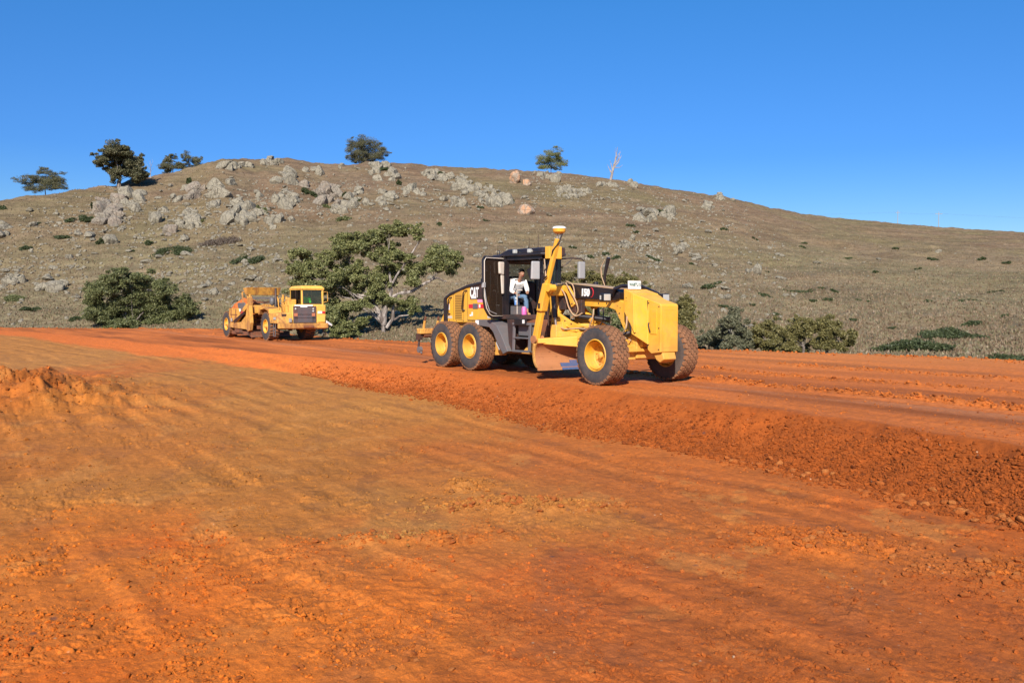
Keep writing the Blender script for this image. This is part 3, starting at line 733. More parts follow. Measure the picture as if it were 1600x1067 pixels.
# small stones: the largest ones as objects, the rest as one scatter
dens_pts = [(176,340,120,50,2.2),(300,345,140,60,2.6),(400,320,120,50,3),(520,310,120,40,3),(620,300,120,45,3),(720,310,100,40,2.5),(860,290,100,40,3.2),(960,310,160,40,2.6),(1080,330,110,40,2.2),
            (330,430,150,60,2.6),(60,420,120,60,1.6),(1010,385,110,50,2.2),(1150,370,120,60,1.0),(820,400,120,60,1.0),(960,420,100,50,1.2),(1400,400,200,60,.18),(440,400,100,50,1.6),(660,360,120,50,1.0),(100,360,100,60,.9),(1130,430,80,50,.7)]
def density(px, py):
    s = .14 * (px < 1250)
    for a, b, c, d, k in dens_pts: s += k * math.exp(-((px - a) / c * 1.6) ** 2 - ((py - b) / d * 1.6) ** 2)
    return s
stones = []
while len(stones) < 3600:
    px = random.uniform(-60, 1640); py = random.uniform(sky_row(px) + 1.5, 540)
    c = density(px, py) * (.35 + 1.3 * max(0, mnoise.noise(Vector((px * .035, py * .07, 1.3))) + .35))
    if random.random() < c / 3.2:
        s = .10 + random.paretovariate(2.1) * .070
        stones.append((min(s, .75) * (1.0 if px < 1150 else .8), px, py))
stones.sort(reverse=True)
protos = []
for k in range(6):
    v, f = PRL[k]; me_o = np_mesh('hillside_stone', v * [1, 1, .75], f, M['rock'], smooth=False); protos.append(me_o)
for i, (s, px, py) in enumerate(stones[:290]):
    o = protos[i] if i < 6 else protos[i % 6].copy()
    if i >= 6: COL.objects.link(o)
    x, y, z = hill_at(px, py); s2 = min(s, .62)
    o.location = (x, y, z + s2 * .12); o.scale = (s2 * random.uniform(.9, 1.5), s2 * random.uniform(.8, 1.2), s2 * random.uniform(.7, 1.1)); o.rotation_euler = (random.uniform(-.3, .3), random.uniform(-.3, .3), random.uniform(0, 6.28))
    tag(o, 'loose pale lichen-covered stone lying in the dry grass of the hillside', 'stone', 'loose stones scattered over the hillside')
items = []
for (s, px, py) in stones[290:]:
    v, f = CL[random.randrange(8)]; x, y, z = hill_at(px, py)
    items.append((v * [s * random.uniform(.8, 1.4), s, s * .8] @ np.array(Matrix.Rotation(random.uniform(0, 6.28), 3, 'Z')).T + [x, y, z + s * .15], f))
V_, F_ = merge(items); tag(np_mesh('scattered_stones', V_, F_, M['rock']), 'countless small pale stones strewn through the hillside grass', 'stones', kind='stuff')

# ------------------------------------------------------------------ loose clods and stones of red soil
M['clod'] = dirt.m.copy(); M['clod'].name = 'dug_clay_clods'
_t = M['clod'].node_tree
for nd in list(_t.nodes):
    if nd.type == 'ATTRIBUTE':
        nd.attribute_name = 'soil'
def soil_mesh(name, V_, F_, C_, flat=True):
    o = np_mesh(name, V_, F_, M['clod'], smooth=not flat)
    c = o.data.color_attributes.new('soil', 'FLOAT_COLOR', 'POINT')
    c.data.foreach_set('color', np.concatenate([C_, np.ones((len(C_), 1))], 1).astype(np.float32).ravel()); return o
def bank_point(t, px):
    azx = az_px(px); r = float(r_foot(azx)) * (1 - t) + float(r_crest(azx)) * t
    return math.sin(azx) * r, math.cos(azx) * r
pts = []
for _ in range(17000):                           # on the bank face, thicker towards the near right end
    px = 1720 - 1250 * random.random() ** 1.9; t_ = random.betavariate(1.2, 1.9 if px > 1200 else 3.2) * 1.0 - .03
    x, y = bank_point(t_, px); s = .007 + .0065 * random.paretovariate(1.9); pts.append((x, y, min(s, .036), 0))
for _ in range(2600):                            # rolled to the foot
    px = random.uniform(520, 1720); x, y = bank_point(random.gauss(-.08, .12), px); pts.append((x, y, min(.009 + .009 * random.paretovariate(1.9), .06), 0))
for _ in range(5200):                            # crumbs all over the pads
    px = random.uniform(-80, 1700); py = 545 + 560 * random.random() ** .9; x, y = solve_low(px, py) if _ % 4 == 0 else on_z(px, py, -.7 if py > 620 else -.4)
    pts.append((x, y, min(.003 + .0035 * random.paretovariate(1.5), .026), 1))
for _ in range(26000):                           # fine crumbs in patches and drag lines of the near pad
    px = random.uniform(-120, 1720); py = random.uniform(640, 1085); x, y = on_z(px, py, -.73)
    m_ = mnoise.noise(Vector((x * 1.4, y * 1.0, 2.0))) + .6 * mnoise.noise(Vector((x * 4, y * 4, 5.0)))
    if m_ > .10: pts.append((x, y, min(.0035 + .0030 * random.paretovariate(1.6), .022), 1))
for (mx, my, rx, ry, hh, sd_), cnt in zip(MOUNDS, (1200, 900, 1300, 220, 700, 350, 600)):
    for _ in range(cnt):
        x = random.gauss(mx, rx * .55); y = random.gauss(my, ry * .55); pts.append((x, y, min(.005 + .006 * random.paretovariate(1.7), .045), 2))
for k, (p, hh, ww) in enumerate(WIND[:3]):       # windrows on the haul road
    for _ in range((1600, 900, 600)[k]):
        lo = random.uniform(-16, 2); la = lat_of(*p) + random.gauss(0, ww * .55)
        x = FWD[0] * lo + LAT[0] * la; y = FWD[1] * lo + LAT[1] * la
        if y > 3: pts.append((x, y, min(.010 + .009 * random.paretovariate(1.8), .045), 3))
for _ in range(900):                              # spill along the back edge of the fill
    a_ = random.uniform(-.62, .6); r_ = float(r_far(np.array(a_))) + random.gauss(-.3, .7); pts.append((math.sin(a_) * r_, math.cos(a_) * r_, min(.015 + .014 * random.paretovariate(1.7), .08), 3))
PX = np.array([p[0] for p in pts]); PYY = np.array([p[1] for p in pts]); PS = np.array([p[2] for p in pts])
PZ = ground_z(PX, PYY)
order = np.argsort(-PS / np.hypot(PX, PYY))
big_idx = [i for i in order if 3 < PYY[i] < 45][:230]
SCARR = np.array([c for c in SC]); 
def soil_at(x, y, kind):
    KB = np.array([.75, .72, .43])
    if kind == 0: b = lin((172, 90, 42)) * KB
    elif kind == 3: b = lin((204, 116, 64)) * KB
    elif kind == 2: b = SCARR[np.argmin(np.hypot(SP[:, 0] - x, SP[:, 1] - y))] * KB
    else: b = SCARR[np.argmin(np.hypot(SP[:, 0] - x, SP[:, 1] - y))] * KB
    return b * random.uniform(.70, 1.05) * (np.array([.62, .62, .8]) if random.random() < .06 else 1)
VV = []; FF = []; CC = []; b0 = 0
bset = set(big_idx)
for i in range(len(pts)):
    if i in bset: continue
    v, f = CL[random.randrange(8)]; s = PS[i]
    vv = (v * [s * random.uniform(.8, 1.4), s, s * random.uniform(.6, .9)]) @ np.array(Euler((random.uniform(-.6, .6), random.uniform(-.6, .6), random.uniform(0, 6.28))).to_matrix()).T + [PX[i], PYY[i], PZ[i] + s * .25]
    VV.append(vv); FF.append(f + b0); b0 += len(v); CC.append(np.repeat(soil_at(PX[i], PYY[i], pts[i][3])[None], len(v), 0))
tag(soil_mesh('loose_soil', np.concatenate(VV), np.concatenate(FF), np.concatenate(CC)), 'crumbly red soil and pebbles covering the bank and the pads', 'loose soil', kind='stuff')
cp = []
for k in range(8):
    v, f = PRL[k % 6] if k < 6 else CL[k]
    c = lin((200, 114, 64) if k % 3 else (208, 130, 82)) * np.array([.76, .72, .45])
    o = soil_mesh('clod', v * [1, 1, .75], f, np.repeat(c[None], len(v), 0)); cp.append(o)
for j, i in enumerate(big_idx):
    o = cp[j] if j < 8 else cp[j % 8].copy()
    if j >= 8: COL.objects.link(o)
    s = PS[i]; o.location = (PX[i], PYY[i], PZ[i] + s * .3); o.scale = (s * random.uniform(.8, 1.3), s, s * random.uniform(.7, 1)); o.rotation_euler = (random.uniform(-.5, .5), random.uniform(-.5, .5), random.uniform(0, 6.28))
    tag(o, 'lump of orange-red clay lying loose on the earthworks', 'clod', 'clods of red clay lying about the bank and pads')

# ------------------------------------------------------------------ vegetation
def leaf_mat(name, c1, c2, c3, trans=.25):
    t = NT(name); g = t.n('ShaderNodeNewGeometry')
    col = t.ramp(g.outputs['Random Per Island'], [(0, c1), (.55, c2), (1, c3)])
    t.set('Base Color', col); t.set('Roughness', .55); t.b.inputs['Specular IOR Level'].default_value = .35
    tl = t.n('ShaderNodeBsdfTranslucent'); t.l(col, tl.inputs[0]); m = t.n('ShaderNodeMixShader'); m.inputs[0].default_value = trans
    t.l(t.b.outputs[0], m.inputs[1]); t.l(tl.outputs[0], m.inputs[2]); t.l(m.outputs[0], t.out.inputs[0]); return t.m
M['leaf_gum'] = leaf_mat('gum_leaves', (.095, .105, .036), (.185, .195, .068), (.31, .30, .12))
M['leaf_dark'] = leaf_mat('dark_gum_leaves', (.070, .075, .038), (.120, .120, .058), (.21, .175, .095))
M['leaf_green'] = leaf_mat('green_bush_leaves', (.078, .090, .034), (.140, .152, .056), (.23, .23, .095))
M['leaf_olive'] = leaf_mat('olive_yellow_leaves', (.10, .092, .032), (.17, .15, .05), (.255, .215, .08))
M['leaf_grey'] = leaf_mat('grey_green_leaves', (.085, .088, .048), (.145, .145, .08), (.23, .215, .13))
M['leaf_shrub'] = leaf_mat('low_dark_shrub_leaves', (.035, .045, .018), (.06, .078, .028), (.10, .115, .045))
M['leaf_brown'] = leaf_mat('brown_dry_shrub', (.10, .075, .055), (.15, .11, .08), (.2, .155, .11))
def bark(name, a, b):
    t = NT(name); co = t.coord('Object'); n = t.noise(t.mapping(co, (1, 1, .35)), 2.6, 6, .7, .6)
    t.set('Base Color', t.mix(t.ramp(n, [(.42, 0.0), (.58, 1.0)]), a, b)); t.set('Roughness', .85); t.bump(n, .6, .05); return t.m
M['bark'] = bark('pale_gum_bark', (.10, .075, .062), (.36, .31, .27))
M['bark_dead'] = bark('silver_dead_wood', (.16, .13, .12), (.36, .32, .295))
M['bark_dark'] = bark('rough_dark_bark', (.07, .055, .045), (.22, .18, .15))
def leaves_np(blobs, n, size, rs, aspect=.42, clump=.34, up=.0):
    """blobs: (x,y,z,rx,ry,rz) -> quads clustered into clumps over each blob"""
    vol = np.array([max(b[3] * b[5] + b[3] * b[4], .02) for b in blobs]); cnt = (vol / vol.sum() * n).astype(int) + 4
    P_ = []
    for (x, y, z, rx, ry, rz), c in zip(blobs, cnt):
        k = max(5, int(10 * (1 + rs.random()))); th = rs.uniform(0, 2 * math.pi, k); ph = np.arccos(rs.uniform(-.75, 1, k)); q = rs.uniform(.35, .95, k)
        cen = np.stack([np.sin(ph) * np.cos(th) * rx * q, np.sin(ph) * np.sin(th) * ry * q, np.cos(ph) * rz * q], 1)
        sel = rs.integers(0, k, c); csz = rs.uniform(.6, 1.25, k)[sel]
        g = rs.normal(size=(c, 3)); g = g / np.linalg.norm(g, axis=1)[:, None] * (rs.random(c) ** .45)[:, None]
        P_.append(cen[sel] + g * (clump * 1.35) * csz[:, None] * np.array([rx, ry, rz * .8]) + [x, y, z])
    P_ = np.concatenate(P_); m = len(P_)
    d = rs.normal(size=(m, 3)); d[:, 2] -= .35; d /= np.linalg.norm(d, axis=1)[:, None]
    e = np.cross(d, rs.normal(size=(m, 3))); e /= np.linalg.norm(e, axis=1)[:, None]
    L = size * rs.uniform(.6, 1.35, m)[:, None]; W = L * aspect
    V_ = np.stack([P_ - d * L * .5, P_ + e * W * .5, P_ + d * L * .5, P_ - e * W * .5], 1).reshape(-1, 3)
    return V_, np.arange(m * 4).reshape(m, 4)
def limb(mb, a, b, r0, r1, rs, wob=.12, n=7, sag=.0):
    a = Vector(a); b = Vector(b); L = (b - a).length; pts_ = []; rr = []
    off = Vector(rs.normal(size=3) * .5)
    for i in range(n + 1):
        t_ = i / n; p = a.lerp(b, t_); p += Vector((mnoise.noise(off * 7 + Vector((t_ * 3, 0, 0))), mnoise.noise(off * 5 + Vector((0, t_ * 3, 9))), mnoise.noise(off * 3 + Vector((4, t_ * 3, 0))) + sag)) * L * wob * math.sin(math.pi * t_)
        pts_.append(p); rr.append(r0 * (1 - t_) + r1 * t_)
    mb.tube(pts_, rr, 7); return pts_
def plant(name, label, cat, base_px, base_py, Yd, blobs_px, n, size, leaf, trunk_px=None, barkm='bark', depth=.8, group=None, limbs=None, trunk_r=.15, seed=1, fork=None, zbase=None, aspect=.42):
    """blobs_px: (px,row,rx,ry) in photo pixels at depth Yd; limbs: lists of px points with radii"""
    rs = np.random.default_rng(seed); m = Yd / F_PX * 1.0
    bx, by, bz = at_depth(base_px, base_py, Yd)
    if zbase is not None: bz = zbase
    root = empty(name, (bx, by, bz)); tag(root, label, cat, group)
    def loc(px, py, dy=0.0):
        x, y, z = at_depth(px, py, Yd); return (x - bx, dy, z - bz)
    bl = []
    for (a, b, rx, ry) in blobs_px:
        x, _, z = loc(a, b); r_ = (rx + ry) * .5 * m
        bl.append((x, rs.uniform(-1, 1) * depth * (1.5 * r_ + .2), z, rx * m, r_ * 1.05, ry * m))
    for q_ in list(bl):                          # stray sprays that fray the outline
        for _ in range(2):
            th_ = rs.uniform(-.4, math.pi + .4); k_ = rs.uniform(.16, .34)
            bl.append((q_[0] + math.cos(th_) * q_[3] * 1.1, q_[1] + rs.normal() * q_[4] * .4, q_[2] + math.sin(th_) * q_[5] * 1.12, q_[3] * k_, q_[4] * k_, q_[5] * k_ * 1.1))
    V_, F_ = leaves_np(bl, n, size, rs, aspect)
    np_mesh('crown' if cat != 'shrub' else 'foliage', V_, F_, M[leaf], root)
    mb = MB()
    if fork is None: fork = (base_px, base_py - 12)
    fk = Vector(loc(*fork)); limb(mb, (0, 0, -.5), fk, trunk_r, trunk_r * .75, rs, .05, 5)
    for l in [[(q[0], q[1], q[2] * .72) + tuple(q[3:]) for q in l_] for l_ in (limbs or [])]:
        P0 = [Vector(loc(q[0], q[1], q[3] if len(q) > 3 else 0)) for q in l]
        for i in range(len(P0) - 1): limb(mb, P0[i], P0[i + 1], l[i][2], l[i + 1][2], rs, .06, 5)
    ends = sorted(bl, key=lambda q: -q[3])[:9 if len(bl) > 20 else 8]
    for q in ends:
        c = Vector(q[:3]); mid = fk.lerp(c, .5) + Vector((0, 0, .12 * (c - fk).length))
        rr = min(trunk_r * .26, .06); a = limb(mb, fk, mid, rr, rr * .6, rs, .10, 4); limb(mb, mid, c, rr * .6, rr * .22, rs, .12, 4)
        for _ in range(2):
            e = c + Vector((rs.normal() * q[3] * .6, rs.normal() * q[4] * .5, rs.uniform(.1, .7) * q[5])); limb(mb, mid.lerp(c, .5), e, rr * .35, rr * .1, rs, .15, 4)
    mb.build('trunk', M[barkm], root, smooth=True)
    return root
# big gum behind the two machines
gum_blobs = [(608,362,22,13),(590,370,15,12),(630,364,14,9),(653,362,9,9),(655,372,6,6),(575,378,15,12),(545,373,17,13),(536,390,16,14),(556,392,12,12),(600,392,20,14),(620,398,14,14),(607,412,16,12),
 (580,400,12,12),(515,398,20,12),(500,410,16,10),(470,402,16,13),(465,418,15,10),(482,430,20,12),(455,425,9,9),(515,440,24,18),(545,428,18,14),(500,452,22,14),(540,455,20,16),(565,440,14,12),(595,432,22,16),(612,425,16,12),(590,455,18,14),
 (575,470,20,12),(645,420,15,14),(650,440,12,12),(690,392,20,12),(705,405,14,12),(680,405,16,14),(695,422,18,11),(670,415,12,12),(640,405,8,6),(632,478,12,10),(648,480,10,12),(555,480,22,12),(520,478,18,12),(530,500,16,14),(545,515,18,12),(560,528,14,8),(535,490,14,12),
 (472,440,18,12),(462,455,14,12),(475,470,16,12),(610,470,16,10),(568,502,10,8),(530,418,14,12),(560,412,8,8),(480,455,14,10)]
plant('gum_tree', 'big spreading gum tree with pale twisting limbs behind the road between the two machines', 'tree', 598, 532, 56, [(a, b, c * 1.12, d * 1.15) for a, b, c, d in gum_blobs], 135000, .155, 'leaf_gum', fork=(599, 508), trunk_r=.17, seed=5, depth=.6,
      limbs=[[(599,508,.26),(603,480,.21),(612,455,.15),(608,425,.10)], [(600,505,.24),(592,490,.20),(585,470,.16),(572,462,.12),(552,460,.08)],
             [(604,512,.18),(614,498,.16),(614,478,.13),(616,460,.1)], [(608,468,.2),(624,459,.17),(645,455,.15),(665,442,.12),(682,434,.09),(698,440,.05)], [(672,438,.08),(682,428,.06),(690,420,.03)],
             [(606,455,.12),(620,430,.10),(640,402,.08),(655,378,.06),(654,362,.03)], [(562,450,.10),(556,428,.09),(546,410,.06),(544,396,.03)], [(556,430,.06),(545,423,.05),(530,418,.03)],
             [(590,480,.13),(570,468,.11),(552,460,.07)],[(595,412,.06),(578,395,.06),(565,372,.03)],[(616,500,.10),(624,494,.08),(640,492,.04)]])
plant('gum_tree', 'wide dark green many-stemmed gum left of the scraper, its crown touching the ground', 'tree', 208, 520, 76,
      [(a_, b_, c_ * 1.3, d_ * 1.3) for a_, b_, c_, d_ in [(150,480,16,12),(160,492,18,14),(185,480,22,14),(212,482,22,14),(215,502,20,12),(240,470,16,10),(142,472,8,8),(165,445,22,10),(185,440,18,10),(205,432,20,12),(150,455,14,12),(145,468,8,8),(175,455,20,12),(200,450,24,14),(225,440,20,12),(240,452,18,12),(260,455,12,10),(215,465,22,12),(190,470,14,10),(175,490,16,12),(165,500,14,10),
       (195,492,20,10),(235,480,18,14),(250,490,24,12),(240,500,22,12),(270,492,18,10),(285,475,14,10),(296,484,12,12),(262,505,20,9),(200,508,20,8),(180,508,12,7),(286,470,10,8)]], 90000, .19, 'leaf_green', fork=(208, 512), trunk_r=.13, seed=9,
      limbs=[[(207,514,.13),(198,500,.11),(188,485,.08),(172,470,.06),(160,462,.03)], [(207,514,.12),(213,500,.10),(224,488,.06)], [(206,512,.12),(196,490,.10),(200,470,.08)], [(205,505,.08),(190,480,.07),(178,468,.04)]])
# bushes right of the grader and behind it
B = plant
B('bush', 'grey-green twiggy bush just right of the grader\'s front wheel, tallest of the right-hand row', 'bush', 1140, 550, 38, [(1137,505,18,16),(1150,495,12,14),(1130,520,18,16),(1150,520,18,16),(1140,537,24,14),(1148,488,8,9),(1160,535,14,14)], 24000, 0.104, 'leaf_grey', barkm='bark_dark', trunk_r=.07, seed=11)
B('bush', 'low grey-green bush peeping out behind the far front tyre of the grader', 'bush', 1108, 548, 40, [(1105,530,16,14),(1098,540,12,12),(1117,538,10,10)], 8000, 0.104, 'leaf_grey', barkm='bark_dark', trunk_r=.05, seed=12)
B('bush', 'olive-green bush in the middle of the right-hand row, yellowish on top', 'bush', 1200, 552, 38, [(1190,520,16,14),(1207,515,14,16),(1180,535,20,14),(1215,530,16,18),(1200,540,26,14),(1228,540,12,12)], 24000, 0.104, 'leaf_olive', barkm='bark_dark', trunk_r=.08, seed=13)
B('bush', 'olive bush second from the right end of the row, dark gap beside it', 'bush', 1256, 553, 38, [(1250,508,12,12),(1262,515,12,14),(1245,525,14,16),(1252,540,18,14),(1240,545,12,10),(1265,505,8,8)], 16000, 0.104, 'leaf_olive', barkm='bark_dark', trunk_r=.08, seed=14)
B('bush', 'yellow-olive bush at the right end of the row with a pale stem', 'bush', 1292, 554, 37.5, [(1298,507,14,13),(1285,515,14,14),(1305,520,16,14),(1318,530,12,14),(1290,535,20,16),(1310,542,14,10),(1278,540,12,12)], 20800, 0.104, 'leaf_olive', barkm='bark', trunk_r=.08, seed=15)
B('bush', 'olive bush behind the front tyre and nose of the grader', 'bush', 1062, 545, 44, [(1068,475,14,14),(1058,490,18,16),(1075,492,12,12),(1062,510,20,16),(1050,530,22,14)], 20800, 0.120, 'leaf_olive', barkm='bark', trunk_r=.09, seed=16)
B('bush', 'wide olive bush seen above the grader\'s black boom cover', 'bush', 905, 545, 48, [(885,432,20,12),(905,428,14,10),(930,436,16,10),(895,450,26,14),(925,455,22,14),(880,470,16,16),(915,480,20,16)], 22400, 0.128, 'leaf_olive', barkm='bark', trunk_r=.1, seed=17)
B('bush', 'olive bush above the grader\'s number plate', 'bush', 978, 545, 48, [(970,440,20,12),(990,438,14,10),(960,455,22,12),(995,455,18,12),(1010,462,16,12),(975,475,24,14),(945,440,12,10),(1020,470,14,10)], 22400, 0.128, 'leaf_olive', barkm='bark', trunk_r=.1, seed=18)
B('bush', 'grey leafless tangle of branches with green tips behind the grader\'s drawbar', 'bush', 945, 548, 44, [(925,505,24,14),(950,495,20,14),(965,512,22,14),(915,520,20,14),(945,530,26,14),(985,505,16,16),(990,525,18,14)], 14400, 0.120, 'leaf_green', barkm='bark', trunk_r=.13, seed=19)
B('bush', 'dark green bush between the scraper and the trunk of the big gum', 'bush', 535, 530, 54, [(525,500,14,14),(540,512,16,12),(530,520,16,10),(515,490,12,12)], 14400, 0.144, 'leaf_gum', barkm='bark_dark', trunk_r=.08, seed=20)
B('bush', 'thin brownish bush on the slope above the scraper bowl', 'bush', 408, 452, 90, [(404,446,12,6),(415,450,12,6)], 4000, 0.200, 'leaf_olive', barkm='bark_dark', trunk_r=.05, seed=21)
# ridge trees
def ridge_plant(label, px, blobs, n, size, leaf, fork, name='gum_tree', seed=1, tr=.22, limbs=None, dy=0, bark_='bark_dark'):
    i = int(round((px - _cols[0]) / 4)); r_ = float(np.interp(-(sky_row(px) + dy), -_PYm[i], _rg)); a = az_px(px); x, y = math.sin(a) * r_, math.cos(a) * r_
    z = float(hill_z(x, y)); py = float(project(x, y, z)[1])
    return plant(name, label, 'tree', px, py, y, [(a_, b_, c_ * (1.08 if 'pair' in label else 1.28), d_ * (1.12 if 'pair' in label else 1.4)) for a_, b_, c_, d_ in blobs], int(n * 5.5), size * .72, leaf, fork=fork, trunk_r=tr, seed=seed, limbs=limbs, barkm=bark_, zbase=z - .1)
ridge_plant('flat-topped umbrella-shaped gum standing on the ridge at the far left', 70, [(70,276,20,9),(52,284,14,6),(88,284,15,7),(68,287,20,8),(45,294,8,5),(58,298,10,5),(98,293,8,4),(80,294,16,5),(67,270,10,5),(102,294,5,3)], 6500, .42, 'leaf_dark', (70, 294), seed=31)
ridge_plant('tallest ridge tree, dark two-lobed gum with a thick trunk among granite', 186, [(186,237,16,9),(178,245,14,9),(198,243,13,9),(162,253,12,7),(155,256,6,4),(175,258,16,9),(195,257,16,10),(207,265,13,12),(213,275,12,8),(185,270,11,8),(182,280,7,6),(218,270,7,9),(190,232,8,5)], 11000, .42, 'leaf_dark', (186, 282), seed=32, tr=.42, dy=5)
ridge_plant('smaller bushy gum, left one of the close pair on the left ridge', 270, [(262,252,9,6),(268,246,9,5),(278,258,12,7),(268,262,14,7),(257,260,6,7),(284,262,7,5),(262,268,8,4)], 4200, .42, 'leaf_dark', (270, 266), seed=33, tr=.2)
ridge_plant('greyer thin gum, right one of the close pair on the left ridge', 301, [(296,246,7,7),(303,252,10,8),(312,254,7,6),(300,262,12,6),(292,252,5,6),(308,262,8,5)], 3000, .40, 'leaf_grey', (301, 264), seed=34, tr=.16)
ridge_plant('round dense gum with a low branch to the left on the middle of the ridge', 572, [(572,224,18,8),(558,232,14,10),(586,232,15,10),(572,238,22,11),(598,240,10,6),(556,243,12,7),(590,246,10,6),(572,250,14,6),(548,246,6,4),(541,244,3,3),(552,252,6,3),(564,252,8,4)], 10000, .42, 'leaf_dark', (572, 250), seed=35, tr=.3)
ridge_plant('low bushy olive-topped gum on the ridge right of the orange boulders', 861, [(861,244,14,7),(850,250,10,8),(872,250,11,7),(861,257,16,8),(880,255,6,4),(848,260,8,5),(844,255,5,5),(872,263,6,3)], 5000, .40, 'leaf_gum', (861, 260), seed=36, tr=.2)
def dead_tree(label, px, branches, r0, name='dead_tree', dy=1.5):
    i = int(round((px - _cols[0]) / 4)); r_ = float(np.interp(-(sky_row(px) + dy), -_PYm[i], _rg)); a = az_px(px); x, y = math.sin(a) * r_, math.cos(a) * r_; z = float(hill_z(x, y))
    root = empty(name, (x, y, z)); tag(root, label, 'tree'); rs = np.random.default_rng(px)
    for bi, l in enumerate(branches):
        mb = MB(); P0 = []
        for q in l:
            u, _, w_ = at_depth(q[0], q[1], y); P0.append(Vector((u - x, (q[3] if len(q) > 3 else 0), w_ - z)))
        if bi == 0: P0[0] = Vector((P0[0].x, 0, -.5))
        for k in range(len(P0) - 1): limb(mb, P0[k], P0[k + 1], l[k][2] * r0, l[k + 1][2] * r0, rs, .05, 4)
        mb.build('trunk' if bi == 0 else 'branch', M['bark_dead'], root, smooth=True)
dead_tree('bare silver-white dead tree leaning right on the skyline', 954, [[(953,282,1),(957,268,.85),(961,254,.6),(963,242,.35),(965,230,.12)], [(959,262,.5),(966,254,.35),(971,243,.12)], [(961,256,.4),(967,248,.3),(969,236,.1)], [(957,266,.4),(955,258,.25),(953,250,.1)], [(962,250,.3),(966,242,.2),(970,238,.08)], [(958,262,.35),(968,262,.2),(973,258,.06)], [(955,270,.45),(951,262,.2),(949,257,.06)],[(963,243,.2),(961,236,.1),(962,231,.05)]], .34)
dead_tree('thin bare dead sapling between the tall tree and the close pair', 235, [[(235,281,1),(235,268,.7),(236,258,.45),(235,250,.15)], [(235,266,.5),(230,258,.3),(227,251,.1)], [(235,262,.4),(239,254,.2),(237,246,.08)], [(235,270,.4),(240,262,.15)], [(235,258,.3),(232,250,.1)]], .075)
# low shrubs on the slope
SHR = [ (7,324,16,8,'dark shrub on the skyline at the left edge of the photo'), (298,283,10,16,'small upright dark conifer between the boulders of the left slope'),
 (388,405,44,15,'wide round dark bush with a boulder in it above the scraper'), (625,285,11,11,'dark round shrub on top of the small centre outcrop'), (485,299,22,14,'dark shrub under the brown-grey rounded boulder'),
 (410,325,16,20,'bright green patch of scrub in the hollow beside the fractured outcrop'), (538,340,24,9,'flat green shrub below the big purple-grey rock face'), (540,306,14,14,'dark shrub growing out of the right side of the big purple-grey face'),
 (556,312,14,10,'dark scrub between the knobbly rocks and the tall pillar boulder'), (605,264,24,8,'dark shrub on the rocks right of the round ridge tree'), (130,341,32,12,'long dark shrub left of the tall left outcrop'),
 (160,378,14,12,'dark shrub under the slanting grey boulder'), (240,378,18,11,'dark shrub at the left foot of the rounded boulder'), (150,322,10,16,'dark shrub hugging the left edge of the tall left outcrop'),
 (268,390,52,10,'long dark strip of scrub below the two rounded boulders'), (345,378,60,10,'grey-brown strip of scrub right of the two rounded boulders'), (95,371,30,8,'flat dark shrub alone on the upper left slope'),
 (37,388,24,6,'flat dark shrub on the left slope near the edge'), (320,345,14,8,'green shrub on the heap of small broken rocks'), (801,314,8,9,'green shrub at the tip of the great slab'), (1028,330,20,8,'green moss-dark shrub on the wide right outcrop'),
 (512,322,14,6,'green shrub at the lower left of the big purple-grey face'), (690,270,10,6,'small shrub on the rocks left of the great slab'), (751,324,10,6,'small dark shrub beneath the middle of the great slab'),
 (1430,540,92,24,'biggest dark green mat of scrub at the lower right'), (1488,520,86,16,'long dark green mat of scrub above the biggest one at the lower right'), (1574,562,80,12,'low dark scrub at the right edge above the road'),
 (920,401,15,7,'round dark shrub above the grader\'s left mirror'), (943,397,18,6,'flat dark shrub at the tip of the grader\'s black pole'), (1016,402,26,6,'flat dark shrub with a small stone at its right end'), (994,362,13,5,'small dark shrub right of the crest rocks'), (1101,448,30,9,'dark green shrub above the right front tyre of the grader'),
 (1516,506,38,7,'flat dark shrub above the long mat of scrub'), (1450,403,24,6,'isolated flat dark shrub on the far right slope'), (45,482,30,8,'dark weedy patch low on the far left slope'), (118,497,30,8,'dark weedy patch by the road left of the wide dark green gum'), (20,465,40,8,'green weedy strip at the far left foot of the slope')]
def shrub(px, py, ww, hh, label, leaf='leaf_shrub', group=None, n=None):
    x, y, z = hill_at(px, max(py + hh * .35, sky_row(px) + .8)); m = y / F_PX; rs = np.random.default_rng(int(px * 31 + py)); bl = []
    k = max(3, int(ww / 7))
    for _ in range(k):
        u = rs.uniform(-.42, .42); bl.append((u * ww * m, rs.uniform(-.5, .5) * ww * m * .35, hh * m * .32 * (1.1 - abs(u)), ww * m * .26, ww * m * .2, hh * m * .36 * (1.15 - abs(u))))
    V_, F_ = leaves_np(bl, n or int(500 + ww * hh * 5), max(.13, y * .0018), rs, .5)
    V_[:, 2] += 0
    zz = hill_z(V_[:, 0] + x, V_[:, 1] + y, True) - z; V_[:, 2] += np.repeat(zz.reshape(-1, 4).mean(1), 4)
    o = np_mesh('shrub', V_, F_, M[leaf]); o.location = (x, y, z); tag(o, label, 'shrub', group)
for (a, b, c, d, lab) in SHR:
    shrub(a, b, c, d, lab, 'leaf_brown' if 'grey-brown' in lab else ('leaf_green' if 'green' in lab and 'dark' not in lab else 'leaf_shrub'))
